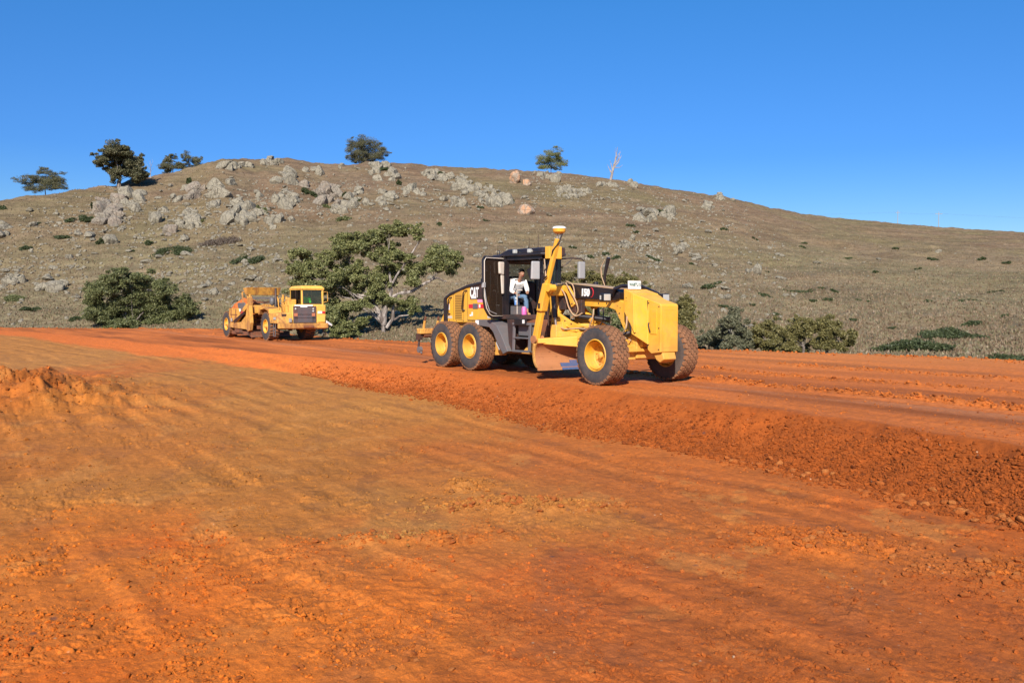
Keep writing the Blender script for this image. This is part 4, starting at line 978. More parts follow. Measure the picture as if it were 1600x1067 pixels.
for (a, b, c, d) in [(1126,441,22,5),(1193,462,30,4),(1249,455,38,4),(1300,454,18,5),(1284,450,14,4),(1132,479,28,4),(1177,476,13,5),(1207,490,20,4),(1270,470,16,4),(1533,404,16,6),(1569,410,14,5),(1397,388,14,4),(1567,493,14,4),(1295,467,22,4),(1335,500,18,4),(1255,380,9,3),(1325,403,12,3),(1510,468,24,3),
                     (985,352,14,5),(1432,420,10,4),(965,402,20,6),(1130,358,12,4),(1196,424,10,3),(1252,386,10,3),(1365,425,10,5),(1215,500,20,4),(1395,512,14,3),(1555,455,22,3),(1178,372,8,3),(1450,470,16,3),(1350,470,20,3),(1080,412,12,4),(895,386,12,4),(760,345,10,4),(690,350,12,4),(205,392,12,4),(60,350,14,4)]:
    shrub(a, b, c, d, 'small flat tuft of dark scrub on the open hillside', group='small dark scrub tufts on the open slope')
# dry grass tussocks
def grass(name, n, sampler, hmin, hmax, mat, label):
    P_ = np.array([sampler() for _ in range(n)]); Z_ = hill_z(P_[:, 0], P_[:, 1]); m = len(P_); k = 3
    rs = np.random.default_rng(3); out = []
    for j in range(k):
        a = rs.uniform(0, 6.28, m); h = rs.uniform(hmin, hmax, m); wd = h * rs.uniform(.25, .5, m); lx = rs.normal(size=m) * h * .3; ly = rs.normal(size=m) * h * .3
        c = np.stack([P_[:, 0], P_[:, 1], Z_ - .03], 1); t_ = np.stack([np.cos(a) * wd, np.sin(a) * wd, 0 * a], 1)
        out.append(np.stack([c - t_, c + t_, c + np.stack([lx, ly, h], 1)], 1))
    V_ = np.concatenate(out).reshape(-1, 3); tag(np_mesh(name, V_, np.arange(len(V_)).reshape(-1, 3), M[mat]), label, 'grass', kind='stuff')
M['grass'] = leaf_mat('dry_tussock_grass', (.145, .095, .056), (.20, .138, .082), (.27, .198, .122), .15)
M['grass_g'] = leaf_mat('greenish_tussock_grass', (.13, .115, .058), (.185, .160, .082), (.26, .215, .125), .15)
def smp_all():
    px = random.uniform(-60, 1650); i = int((px - _cols[0]) / 4); py = random.uniform(_PYm[i][-1], 565); a = az_px(px)
    r_ = float(np.interp(-py, -_PYm[i], _rg)) + random.uniform(-1, 1); return math.sin(a) * r_, math.cos(a) * r_
def smp_low():
    while True:
        px = random.uniform(-60, 1650); py = 575 - 240 * random.random() ** 1.6
        if py > sky_row(px) and (px > 900 or py > 450 or random.random() < .3): break
    i = int((px - _cols[0]) / 4); a = az_px(px); r_ = float(np.interp(-py, -_PYm[i], _rg)) + random.uniform(-1, 1); return math.sin(a) * r_, math.cos(a) * r_
grass('dry_grass', 60000, smp_all, .07, .22, 'grass', 'dry brown tussock grass covering the hillside')
grass('green_grass', 26000, smp_low, .07, .20, 'grass_g', 'greener tussock grass on the lower and right slopes')

# ------------------------------------------------------------------ power poles far beyond the ridge
M['wood'] = simple('grey_pole_timber', (.30, .27, .25), .8); M['wire'] = simple('wire', (.10, .10, .11), .5)
tops = []
for (px, top, lab) in ((1403, 329, 'wooden power pole beyond the ridge, left one of the two, with narrow crossarm'), (1467, 331, 'wooden power pole beyond the ridge, right one of the two, with wide crossarm')):
    x, y, z = at_depth(px, top, 430 if px < 1450 else 420); H_ = 12.5; gz = float(hill_z(x, y)); root = empty('power_pole', (x, y, gz)); tag(root, lab, 'power pole', 'power poles beyond the ridge')
    h = z - gz
    MB().lathe_z([(-.5, .16), (h, .12), (h, 0)], 10).build('pole', M['wood'], root)
    wd = 1.1 if px < 1450 else 1.7
    MB().box(-wd, wd, -.08, .08, h - 1.2, h - 1.0).build('crossarm', M['wood'], root)
    for s_ in (-1, 0, 1):
        MB().lathe_z([(0, .08), (.25, .06), (.25, 0)], 8, (s_ * wd * .9, 0, h - 1.0)).build('insulator', M['greyl'], root)
    tops.append((x, y, z, wd))
for s_, lab in ((-1, 'near overhead power line strung between the two poles'), (1, 'far overhead power line strung between the two poles')):
    mb = MB(); a, b = tops
    for (p, q) in (((a[0] - 120, a[1] + 10, a[2] - 1), a), (a, b), (b, (b[0] + 120, b[1] - 10, b[2] - 6))):
        A_ = Vector((p[0] + s_ * .9, p[1], p[2] - .9)); B_ = Vector((q[0] + s_ * .9, q[1], q[2] - .9)); mid = (A_ + B_) / 2 - Vector((0, 0, 1.2))
        mb.tube(arc(A_, mid * 1.0, B_, 8), .009, 4)
    tag(mb.build('power_line', M['wire']), lab, 'power line')
# ------------------------------------------------------------------ people
def skin_body(name, joints, edges, mat, parent, sub=2, root=0):
    me = bpy.data.meshes.new(name); me.from_pydata([j[:3] for j in joints], edges, []); me.update()
    o = bpy.data.objects.new(name, me); COL.objects.link(o)
    o.modifiers.new('skin', 'SKIN')
    if not me.skin_vertices: 
        bpy.context.view_layer.update()
    sv = me.skin_vertices[0].data
    for i, j in enumerate(joints):
        r_ = j[3]; sv[i].radius = r_ if hasattr(r_, '__len__') else (r_, r_); sv[i].use_root = (i == root)
    m = o.modifiers.new('sub', 'SUBSURF'); m.levels = sub; m.render_levels = sub
    bpy.context.view_layer.update()
    ev = o.evaluated_get(bpy.context.evaluated_depsgraph_get()); me2 = bpy.data.meshes.new_from_object(ev)
    o.modifiers.clear(); o.data = me2; o.parent = parent
    me2.materials.clear(); me2.materials.append(mat); me2.polygons.foreach_set('use_smooth', [True] * len(me2.polygons)); return o
def hand_joints(J, E, wrist_i, pos, fwd, side, down):
    """palm + four fingers and a thumb curling down round something"""
    pos, fwd, side, down = Vector(pos), Vector(fwd), Vector(side), Vector(down)
    J.append((*(pos + fwd * .045), (.030, .018))); palm = len(J) - 1; E.append((wrist_i, palm))
    for k, (o_, L) in enumerate(((-.030, .036), (-.010, .042), (.010, .039), (.029, .030))):
        a = pos + fwd * .085 + side * o_; J.append((*a, .0095)); i = len(J) - 1; E.append((palm, i))
        b = a + fwd * L * .7 + down * L * .5; J.append((*b, .0085)); E.append((i, i + 1))
        c = b - fwd * L * .2 + down * L * .7; J.append((*c, .0075)); E.append((i + 1, i + 2))
    a = pos + fwd * .035 - side * .042; J.append((*a, .011)); i = len(J) - 1; E.append((palm, i))
    b = a + fwd * .035 + down * .025 - side * .004; J.append((*b, .009)); E.append((i, i + 1))
def seated_person(label, cat_root_loc, rz, scale, shirt, trousers, shoes, lean=.18, hands=((.46, -.20, .36), (.46, .20, .36)), hat=None):
    root = empty('person', cat_root_loc, rz); tag(root, label, 'person')
    L = lean
    pel = (0, 0, .10); 
    J = [(0, 0, .09, (.10, .085)), (L * .35, 0, .27, (.085, .07)), (L * .8, 0, .42, (.08, .055)), (L * 1.05, 0, .53, (.058, .05)), (L * 1.25, 0, .61, .052)]
    E_ = [(0, 1), (1, 2), (2, 3), (3, 4)]
    # head as chain
    J += [(L * 1.42, 0, .69, (.072, .082)), (L * 1.42, 0, .78, (.075, .088))]; E_ += [(4, 5), (5, 6)]
    J += [(L * 1.42 + .095, 0, .695, .013)]; E_ += [(5, 7)]                                      # nose
    for s in (-1, 1):
        b = len(J); h = hands[0] if s < 0 else hands[1]
        sh = Vector((L * .95, s * .19, .50)); wr = Vector(h); el = (sh + wr) / 2 + Vector((-.06, s * .07, -.10))
        J += [(*sh, .034), (*el, .034), (*wr, .029)]; E_ += [(2, b), (b, b + 1), (b + 1, b + 2)]
        f = (wr - el).normalized(); hand_joints(J, E_, b + 2, wr, f, Vector((0, s, 0)), Vector((0, 0, -1)))
        b = len(J)
        J += [(.04, s * .10, .06, .088), (.44, s * .15, .09, .062), (.52, s * .14, -.33, .042), (.60, s * .14, -.37, .035)]; E_ += [(0, b), (b, b + 1), (b + 1, b + 2), (b + 2, b + 3)]
    skin_body('body', J, E_, M['skin'], root)
    g = 1.16
    Js = [(0, 0, .07, (.155, .135)), (L * .35, 0, .27, (.16, .125)), (L * .8, 0, .44, (.19, .14)), (L * 1.05, 0, .53, (.125, .10))]; Es = [(0, 1), (1, 2), (2, 3)]
    for s in (-1, 1):
        b = len(Js); h = hands[0] if s < 0 else hands[1]; sh = Vector((L * .95, s * .19, .50)); wr = Vector(h); el = (sh + wr) / 2 + Vector((-.06, s * .07, -.10))
        Js += [(*sh, .085), (*el, .066), (*(el.lerp(wr, .8)), .048)]; Es += [(2, b), (b, b + 1), (b + 1, b + 2)]
    skin_body('shirt', Js, Es, M[shirt], root)
    Jt = [(0, 0, .07, (.15, .125))]; Et = []
    for s in (-1, 1):
        b = len(Jt); Jt += [(.05, s * .10, .06, .10), (.44, s * .15, .09, .080), (.52, s * .14, -.28, .062)]; Et += [(0, b), (b, b + 1), (b + 1, b + 2)]
    skin_body('trousers', Jt, Et, M[trousers], root)
    for s in (-1, 1):
        skin_body('boot', [(.51, s * .14, -.22, .060), (.52, s * .14, -.36, .058), (.60, s * .14, -.385, (.05, .045)), (.70, s * .14, -.395, (.048, .034))], [(0, 1), (1, 2), (2, 3)], M[shoes], root)
    hx = L * 1.42
    hb = MB(); v, f = ico(3); hb.add([(hx - .012 + p[0] * .095, p[1] * .086, .77 + p[2] * .085) for p in v if True], [tuple(t_) for t_ in f if not (v[t_].mean(0)[0] > .35 and v[t_].mean(0)[2] < .35)])
    hb.build('hair', M['hair'], root, smooth=True)
    for s in (-1, 1):
        MB().add([(hx + .070 + p[0] * .009, s * .030 + p[1] * .012, .725 + p[2] * .008) for p in ico(1)[0]], [tuple(t_) for t_ in ico(1)[1]]).build('eye', M['black'], root, smooth=True)
        MB().add([(hx + p[0] * .018, s * .082 + p[1] * .010, .715 + p[2] * .030) for p in ico(1)[0]], [tuple(t_) for t_ in ico(1)[1]]).build('ear', M['skin'], root, smooth=True)
    MB().add([(hx + .073 + p[0] * .006, p[1] * .026, .655 + p[2] * .006) for p in ico(1)[0]], [tuple(t_) for t_ in ico(1)[1]]).build('mouth', M['red'], root, smooth=True)
    root.scale = (scale,) * 3; return root

def text_mesh(name, body, size, mat, parent, origin, xdir, ydir, depth=.004, squeeze=1.0, bold=0.0):
    cu = bpy.data.curves.new(name, 'FONT'); cu.body = body; cu.size = size; cu.extrude = depth; cu.offset = bold; cu.align_x = 'CENTER'; cu.align_y = 'CENTER'
    o = bpy.data.objects.new(name + '_src', cu); COL.objects.link(o); bpy.context.view_layer.update()
    me = bpy.data.meshes.new_from_object(o.evaluated_get(bpy.context.evaluated_depsgraph_get())); bpy.data.objects.remove(o); bpy.data.curves.remove(cu)
    x = Vector(xdir).normalized(); y = Vector(ydir).normalized(); z = x.cross(y)
    for v in me.vertices: v.co = Vector(origin) + x * v.co.x * squeeze + y * v.co.y + z * v.co.z
    me.materials.clear(); me.materials.append(mat); ob = bpy.data.objects.new(name, me); COL.objects.link(ob); ob.parent = parent; return ob

# ------------------------------------------------------------------ wheel
def make_wheel(parent, x, y, R, W, rim_r, out, lugs='hex', bolts=10, dish=.16, rimmat='yellow', steer=0.0, boss=.10):
    """out=-1: outer face towards -y"""
    hub = MB(); s = out
    hub.lathe_y([(s * (W * .5 - dish), rim_r * .55), (s * (W * .5 - dish + .01), rim_r * .50), (s * (W * .5 - dish + .05), boss * 1.05), (s * (W * .5 - dish + .05 + boss * .9), boss * .95), (s * (W * .5 - dish + .06 + boss), boss * .6), (s * (W * .5 - dish + .06 + boss), 0)], 24)
    hub.lathe_y([(-s * W * .45, rim_r * .5), (-s * W * .3, rim_r * .45), (s * (W * .5 - dish), rim_r * .55)], 24)
    for k in range(bolts):
        a = 2 * math.pi * k / bolts; cx, cz = math.cos(a) * rim_r * .62, math.sin(a) * rim_r * .62
        hub.lathe_y([(s * (W * .5 - dish - .01), .018), (s * (W * .5 - dish + .03), .018), (s * (W * .5 - dish + .03), 0)], 6, (cx, 0, cz))
    h = hub.build('wheel', M[rimmat], parent, smooth=True); h.location = (x, y, R); h.rotation_euler = (0, random.uniform(0, 1), steer)
    rim = MB(); e = W * .5
    rim.lathe_y([(s * (e - .005), rim_r * 1.03), (s * (e + .012), rim_r * 1.0), (s * (e + .010), rim_r * .955), (s * (e - .03), rim_r * .93), (s * (e - dish * .75), rim_r * .90), (s * (e - dish), rim_r * .84), (s * (e - dish - .005), rim_r * .5), (s * (e - dish - .03), rim_r * .45)], 40)
    rim.lathe_y([(-s * (e - dish * .2), rim_r * 1.0), (-s * (e - .01), rim_r * 1.02), (-s * (e - .02), rim_r * .93), (-s * (e - dish * 1.6), rim_r * .88), (s * (e - dish - .03), rim_r * .86)], 40)
    rim.build('rim', M[rimmat], h, smooth=True)
    ty = MB(); Rt = R - .028
    prof = [(-e + .005, rim_r * .98), (-e - .005, rim_r + (R - rim_r) * .18), (-e - .022, rim_r + (R - rim_r) * .45), (-e - .014, rim_r + (R - rim_r) * .70), (-e + .012, rim_r + (R - rim_r) * .88), (-e + .045, Rt - .008), (-e * .5, Rt + .002), (0, Rt + .004), (e * .5, Rt + .002), (e - .045, Rt - .008), (e - .012, rim_r + (R - rim_r) * .88), (e + .014, rim_r + (R - rim_r) * .70), (e + .022, rim_r + (R - rim_r) * .45), (e + .005, rim_r + (R - rim_r) * .18), (e - .005, rim_r * .98)]
    ty.lathe_y(prof, 56)
    t_ = ty.build('tyre', M['tyreside'], h, smooth=True)
    # tread blocks
    tr = MB()
    if lugs == 'hex':
        NB = 30; rowsy = [-.80, -.40, 0, .40, .80]; wv = .40 * e * .93
        for j, ry in enumerate(rowsy):
            for k in range(NB):
                a0 = 2 * math.pi * (k + (.5 if j % 2 else 0)) / NB; da = 2 * math.pi / NB * .43; pts_ = []
                edge = abs(ry) > .7
                hw = wv * .5 * (.92 if not edge else 1.0)
                outl = [(-1, -.45), (-.35, -1.05), (.35, -1.05), (1, -.45), (1, .45), (.35, 1.05), (-.35, 1.05), (-1, .45)]
                lo = []; hi = []
                for (u, q) in outl:
                    yy = ry * e + u * hw; aa = a0 + q * da; f_ = 1 - .06 * (abs(yy) / e) ** 6; yc = max(-e - .004, min(e + .004, yy))
                    top = R * 1.0 if not edge else R - .012 * max(0, u * np.sign(ry)) 
                    lo.append((math.cos(aa) * (Rt - .02), yc, math.sin(aa) * (Rt - .02))); hi.append((math.cos(aa) * (top), yc * .985, math.sin(aa) * (top)))
                n = 8; b = len(tr.v); tr.v += lo + hi
                tr.f += [tuple(b + n + i for i in range(n))] + [(b + i, b + (i + 1) % n, b + n + (i + 1) % n, b + n + i) for i in range(n)]
                if edge:                                  # shoulder lug running down the sidewall
                    sg = np.sign(ry); aa0, aa1 = a0 - da * .75, a0 + da * .75; r1, r2 = R - .012, rim_r + (R - rim_r) * .80; y1, y2 = sg * (e + .004), sg * (e + .012)
                    tr.add([(math.cos(aa0) * r1, y1, math.sin(aa0) * r1), (math.cos(aa1) * r1, y1, math.sin(aa1) * r1), (math.cos(aa1) * r2, y2, math.sin(aa1) * r2), (math.cos(aa0) * r2, y2, math.sin(aa0) * r2),
                            (math.cos(aa0) * r1, y1 * .9, math.sin(aa0) * r1), (math.cos(aa1) * r1, y1 * .9, math.sin(aa1) * r1), (math.cos(aa1) * r2, y2 * .9, math.sin(aa1) * r2), (math.cos(aa0) * r2, y2 * .9, math.sin(aa0) * r2)],
                           [(0, 1, 2, 3), (0, 1, 5, 4), (1, 2, 6, 5), (3, 0, 4, 7)])
    else:
        NB = 24
        for sd_ in (-1, 1):
            for k in range(NB):
                a0 = 2 * math.pi * (k + (.5 if sd_ > 0 else 0)) / NB; da = 2 * math.pi / NB * .27
                pts4 = [(-.02, a0 - da + .10), (e + .006, a0 - da), (e + .006, a0 + da), (-.02, a0 + da + .10)]
                lo = [(math.cos(a) * (Rt - .03), sd_ * yy, math.sin(a) * (Rt - .03)) for yy, a in pts4]; hi = [(math.cos(a) * R, sd_ * yy * .98, math.sin(a) * R) for yy, a in pts4]
                b = len(tr.v); tr.v += lo + hi; tr.f += [(b + 4, b + 5, b + 6, b + 7)] + [(b + i, b + (i + 1) % 4, b + 4 + (i + 1) % 4, b + 4 + i) for i in range(4)]
    tro = tr.build('tread', M['tread'], h, bevel=0); 
    return h
def copy_wheel(h, parent, x, y, rot, flip=False, steer=0.0):
    c = h.copy(); COL.objects.link(c); c.parent = parent; c.location = (x, y, h.location.z); c.rotation_euler = (0, rot, steer + (math.pi if flip else 0))
    for ch in h.children:
        d = ch.copy(); COL.objects.link(d); d.parent = c
    return c

# ================================================================== motor grader
GX, GY, GH = 2.95, 19.5, R_(35)
def veh_frame(ox, oy, th):
    return (ox, oy, 0.0), math.atan2(-math.cos(th), math.sin(th))
loc_, rz_ = veh_frame(GX, GY, GH)
zg = 0.0
grader = empty('motor_grader', (loc_[0], loc_[1], zg), rz_)
tag(grader, 'yellow and black motor grader with its cab door open on the red dirt road', 'motor grader')
G = grader
wf = make_wheel(G, 0, -1.10, .68, .43, .36, -1, 'hex', 10, .26, 'rimyellow', boss=.075)
copy_wheel(wf, G, 0, 1.12, 1.1, flip=True)
wr = make_wheel(G, -5.42, -1.05, .675, .42, .34, -1, 'hex', 10, .27, 'rimyellow', boss=.055)
copy_wheel(wr, G, -6.97, -1.05, .4); copy_wheel(wr, G, -5.42, 1.05, 2.0, flip=True); copy_wheel(wr, G, -6.97, 1.05, 2.7, flip=True)
# tandem cases, rear frame
for s in (-1, 1):
    MB().prism_y([(-7.35, .55), (-7.2, .92), (-5.2, .92), (-4.75, 1.0), (-4.55, .95), (-4.5, .45), (-5.1, .42), (-7.2, .42)], s * .62, s * .80).build('tandem_case', M['yellow_low'], G, bevel=.02)
MB().box(-7.7, -4.4, -.48, .48, .75, 1.32).box(-6.6, -5.8, -.62, .62, .55, .85).build('rear_frame', M['yellow_low'], G, bevel=.02)
MB().lathe_y([(-.8, .16), (.8, .16)], 16, (-6.2, 0, .69)).box(-5.2, -3.2, -.55, .55, .50, .80).build('rear_axle', M['rustdark'], G)
# engine hood
hood_pts = [(-7.72, 1.30), (-7.78, 2.06), (-7.55, 2.13), (-6.6, 2.34), (-5.9, 2.42), (-5.0, 2.44), (-4.95, 1.32)]
HW = .60
MB().prism_y(hood_pts, -HW, HW).build('engine_hood', M['yellow'], G, bevel=.025)
hood = [o for o in G.children if o.name.startswith('engine_hood')][0]
MB().prism_y([(-7.93, 2.02), (-7.80, 2.10), (-7.55, 2.19), (-6.6, 2.41), (-5.9, 2.49), (-4.95, 2.51), (-4.95, 2.43), (-5.9, 2.405), (-6.6, 2.325), (-7.55, 2.11), (-7.78, 2.00)], -HW - .03, HW + .03).build('hood_cap', M['black'], G, bevel=.015)
MB().prism_y([(-7.95, 1.25), (-7.95, 2.02), (-7.80, 2.05), (-7.74, 1.28)], -HW - .02, HW + .02).build('radiator_guard', M['black'], G, bevel=.02)
MB().prism_y([(-7.28, 1.40), (-6.84, 1.38), (-6.84, 2.27), (-7.28, 2.17)], -HW - .012, -HW).build('louvre_panel', M['tan_panel'], hood)
mb = MB()
for k in range(14): mb.box(-7.24, -6.88, -HW - .020, -HW - .010, 1.44 + k * .051, 1.452 + k * .051)
mb.build('louvre', M['blackdust'], hood)
for x in (-7.36, -6.78, -6.56): MB().box(x - .004, x + .004, -HW - .006, -HW + .0, 1.36, 2.14 if x < -7 else 2.28).build('panel_seam', M['blackdust'], hood)
for (xa, za, xb, zb) in ((-7.56, 1.55, -7.50, 2.06), (-6.72, 1.66, -6.64, 2.26)):
    MB().tube([(xa, -HW, za), (xa - .05, -HW - .07, za + .03), (xa - .04, -HW - .08, za + .08), (xb - .04, -HW - .08, zb - .08), (xb, -HW - .06, zb - .02), (xb + .04, -HW, zb)], .020, 8).build('grab_handle', M['black'], hood, smooth=True)
# lettering on the hood: white letters on a dark plate with a light triangle, red band below
sx = -5.70
MB().prism_y([(-6.42, 1.985), (-5.55, 1.985), (-5.35, 2.40), (-5.9, 2.40), (-6.42, 2.345)], -HW - .006, -HW).build('letter_plate', M['blackdust'], hood)
text_mesh('lettering', 'CAT', .39, M['white'], hood, (-6.18, -HW - .012, 2.175), (1, 0, 0), (0, 0, 1), .004, .60, .014)
MB().add([(-6.36, -HW - .019, 2.01), (-6.04, -HW - .019, 2.01), (-6.20, -HW - .019, 2.12)], [(0, 1, 2)]).build('triangle_mark', simple('pale_triangle', (.75, .66, .62), .5), hood)
MB().box(-6.02, -5.58, -HW - .0065, -HW, 1.90, 1.98).build('pink_patch', M['pink'], hood)
MB().box(-6.50, -5.40, -HW - .008, -HW, 1.735, 1.845).build('red_band', M['red'], hood)
MB().box(-6.26, -6.00, -HW - .016, -HW - .006, 1.715, 1.865).build('latch', M['grey'], hood, bevel=.02)
MB().box(-5.94, -5.86, -HW - .012, -HW - .006, 1.75, 1.84).build('badge', M['white'], hood)
MB().box(-6.44, -6.36, -HW - .010, -HW, 1.50, 1.55).box(-6.34, -6.28, -HW - .009, -HW, 1.51, 1.62).build('sticker', M['white'], hood)
MB().box(-7.68, -7.60, -HW - .008, -HW, 1.68, 1.86).build('sticker', M['white'], hood)
MB().box(-6.56, -4.98, -HW - .006, -HW, 1.36, 1.39).build('panel_seam', M['blackdust'], hood)
MB().tube([(-6.05, -.45, 2.48), (-6.05, -.45, 2.57), (-5.97, -.45, 2.60), (-5.2, -.45, 2.62), (-5.08, -.45, 2.60), (-5.08, -.45, 2.5)], .020, 8).build('top_rail', M['black'], G, smooth=True)
MB().lathe_z([(0, .07), (.45, .07), (.5, .06), (.5, 0)], 16, (-6.6, .25, 2.35)).build('exhaust_stack', M['blackdust'], G, smooth=True)
# ripper at the rear
MB().box(-8.75, -8.50, -1.12, 1.12, .93, 1.10).build('ripper_beam', M['yellow_old'], G, bevel=.02)
MB().lathe_y([(-.95, 0), (-.95, .09), (1.0, .09), (1.0, 0)], 16, (-8.62, 0, .90)).build('ripper_tube', M['rustdark'], G, smooth=True)
MB().prism_y([(-7.75, 1.75), (-7.85, 1.95), (-8.02, 1.85), (-8.25, 1.45), (-8.55, 1.12), (-8.7, 1.0), (-8.4, .95), (-8.0, 1.25), (-7.8, 1.3)], -.48, -.34).prism_y([(-7.75, 1.75), (-7.85, 1.95), (-8.02, 1.85), (-8.25, 1.45), (-8.55, 1.12), (-8.7, 1.0), (-8.4, .95), (-8.0, 1.25), (-7.8, 1.3)], .34, .48).bar((-7.7, -.4, .9), (-8.5, -.45, .98), .1, .12).bar((-7.7, .4, .9), (-8.5, .45, .98), .1, .12).build('ripper_arm', M['yellow_low'], G, bevel=.015)
MB().tube([(-7.85, 0, 1.8), (-8.45, 0, 1.15)], .055, 12).build('ripper_cylinder', M['blackdust'], G, smooth=True)
for yy in (-.95, -.48, 0, .5, .98):
    MB().bar((-8.60, yy, 1.10), (-8.52, yy, 1.34), .05, .08).build('ripper_shank', M['yellow_old'], G, bevel=.008)
    MB().bar((-8.52, yy, 1.34), (-8.47, yy, 1.46), .05, .05).build('shank_pin', M['rustdark'], G)
cst = MB().box(-8.72, -8.58, -1.16, -1.00, .74, .93).tube([(-8.65, -1.08, .76), (-8.67, -1.10, .48)], .035, 8).build('tow_bracket', M['blackdust'], G)
MB().lathe_y([(-.05, 0), (-.05, .10), (.05, .10), (.05, 0)], 14, (-8.60, -1.09, .44)).tube([(-8.6, -1.09, .44), (-8.48, -1.09, .32)], .03, 8).build('tow_shackle', M['grey'], cst, smooth=True)
# ---- cab
CABZ0, CABZ1 = 1.56, 3.14
cab_plan = [(-4.62, -.72), (-4.42, -.78), (-3.22, -.40), (-3.14, -.34), (-3.14, .34), (-3.22, .40), (-4.42, .78), (-4.62, .72)]
MB().prism_z([(-4.94, -.80), (-4.35, -.86), (-3.05, -.52), (-3.0, .40), (-4.35, .86), (-4.94, .80)], 1.44, 1.56).build('cab_floor', M['blackdust'], G, bevel=.015)
post = MB()
def vpost(x, y, w=.075, z0=CABZ0, z1=CABZ1, dx=0.0, dy=0.0): post.bar((x, y, z0), (x + dx, y + dy, z1), w, w)
for s in (-1, 1):
    vpost(-4.86, s * .66, .10); vpost(-4.36, s * .76, .15); vpost(-3.24, s * .40 if s < 0 else .20, .085)
post.prism_z([(-4.92, -.70), (-4.4, -.82), (-3.16, -.44), (-3.16, .24), (-4.4, .82), (-4.92, .70)], 3.02, 3.14)
post.bar((-4.86, -.66, 2.45), (-4.86, .66, 2.45), .06, .06).bar((-3.2, -.4, 1.95), (-3.2, .22, 1.95), .06, .10).bar((-3.2, .22, 1.95), (-4.4, .76, 1.95), .05, .06).bar((-3.19, -.24, 1.56), (-3.19, -.24, 3.05), .07, .09).bar((-3.19, .08, 1.56), (-3.19, .08, 3.05), .06, .07).bar((-3.62, -.52, 2.62), (-3.22, -.42, 2.80), .05, .30)
cabf = post.build('cab_frame', M['black'], G, bevel=.008)
MB().box(-4.90, -4.84, -.62, .62, 1.5, 2.42).build('cab_rear_wall', M['blackdust'], G)
for nm, q in (('front_window', [(-3.17, -.34, 2.0), (-3.17, .17, 2.0), (-3.17, .17, 3.02), (-3.17, -.34, 3.02)]), ('rear_window', [(-4.87, -.60, 2.48), (-4.87, .60, 2.48), (-4.87, .60, 3.02), (-4.87, -.60, 3.02)]),
              ('left_window', [(-3.27, .25, 1.6), (-4.34, .72, 1.6), (-4.34, .72, 3.02), (-3.27, .25, 3.02)]), ('quarter_window', [(-4.81, -.675, 1.7), (-4.44, -.75, 1.7), (-4.44, -.75, 3.02), (-4.81, -.675, 3.02)])):
    n_ = Vector((0, 0, 1)).cross(Vector(q[1]) - Vector(q[0])).normalized() * .006
    MB().add(q, [(0, 1, 2, 3)]).build(nm, M['glass_tint' if nm != 'quarter_window' else 'glass'], G)
# roof with rounded cap
rp = [(-5.02, -.70), (-4.94, -.80), (-4.35, -.90), (-3.10, -.52), (-2.98, -.40), (-2.98, .18), (-3.10, .32), (-4.35, .90), (-4.94, .80), (-5.02, .70)]
MB().prism_z(rp, 3.12, 3.19).build('cab_roof', M['black'], G, bevel=.02)
roof = [o for o in G.children if o.name.startswith('cab_roof')][0]
ip = [(p[0] * .80 - .76, p[1] * .80) for p in rp]
m2 = MB(); m2.hexa([(-4.72, -.78, 3.19), (-3.08, -.46, 3.19), (-3.08, .16, 3.19), (-4.72, .78, 3.19)], [(-4.42, -.66, 3.33), (-3.14, -.42, 3.33), (-3.14, .12, 3.33), (-4.42, .66, 3.33)]); m2.build('roof_cap', M['black'], roof, bevel=.04)
for x in (-4.02, -3.55):
    y_ = -.66 if x < -3.8 else -.52
    MB().box(x - .05, x + .05, y_ - .08, y_ + .02, 3.20, 3.30).build('work_light', M['lamp'], roof, bevel=.015)
MB().tube([(-4.72, -.78, 3.19), (-4.72, -.78, 3.30), (-4.60, -.80, 3.30), (-4.60, -.80, 3.19)], .012, 6).build('roof_bracket', M['black'], roof)
MB().tube([(-4.3, .3, 3.3), (-4.3, .3, 3.78)], .008, 6).tube([(-3.9, -.3, 3.3), (-3.9, -.3, 3.62)], .006, 6).build('aerial', M['blackdust'], roof)
# headliner and interior
MB().prism_z([(-4.80, -.60), (-3.30, -.30), (-3.30, .14), (-4.40, .60), (-4.80, .58)], 2.96, 3.01).build('headliner', M['blackdust'], G)
st = MB().box(-4.70, -4.22, -.42, .06, 1.90, 2.02).box(-4.80, -4.66, -.40, .04, 1.98, 2.62).box(-4.56, -4.33, -.33, -.03, 1.56, 1.90).build('driver_seat', M['seat'], G, bevel=.04)
MB().hexa([(-3.50, -.10, 1.56), (-3.32, -.10, 1.56), (-3.32, .10, 1.56), (-3.50, .10, 1.56)], [(-3.58, -.08, 2.22), (-3.46, -.08, 2.26), (-3.46, .08, 2.26), (-3.58, .08, 2.22)]).build('steering_column', M['black'], G, bevel=.01)
wt = MB(); cpt = Vector((-3.62, 0, 2.30)); 
ring = [cpt + Vector((math.sin(a) * .10, math.cos(a) * .19, math.sin(a) * .16)) for a in [2 * math.pi * k / 20 for k in range(21)]]
wt.tube(ring, .014, 6, cap=False).bar(ring[0], ring[10], .03, .02).build('steering_wheel', M['black'], G)
MB().box(-3.46, -3.34, .12, .32, 2.15, 2.40).build('dash_screen', M['blackdust'], G, bevel=.01)
MB().tube([(-4.02, -.62, 1.58), (-4.02, -.62, 2.16), (-3.99, -.62, 2.22), (-3.86, -.56, 2.22)], .016, 8).build('grab_pole', M['cream'], G, smooth=True)
MB().bar((-4.60, -.56, 2.14), (-4.25, -.54, 2.20), .10, .07).lathe_z([(0, .05), (.06, .055), (.06, 0)], 10, (-4.24, -.54, 2.22)).build('armrest', M['greyl'], G, bevel=.01)
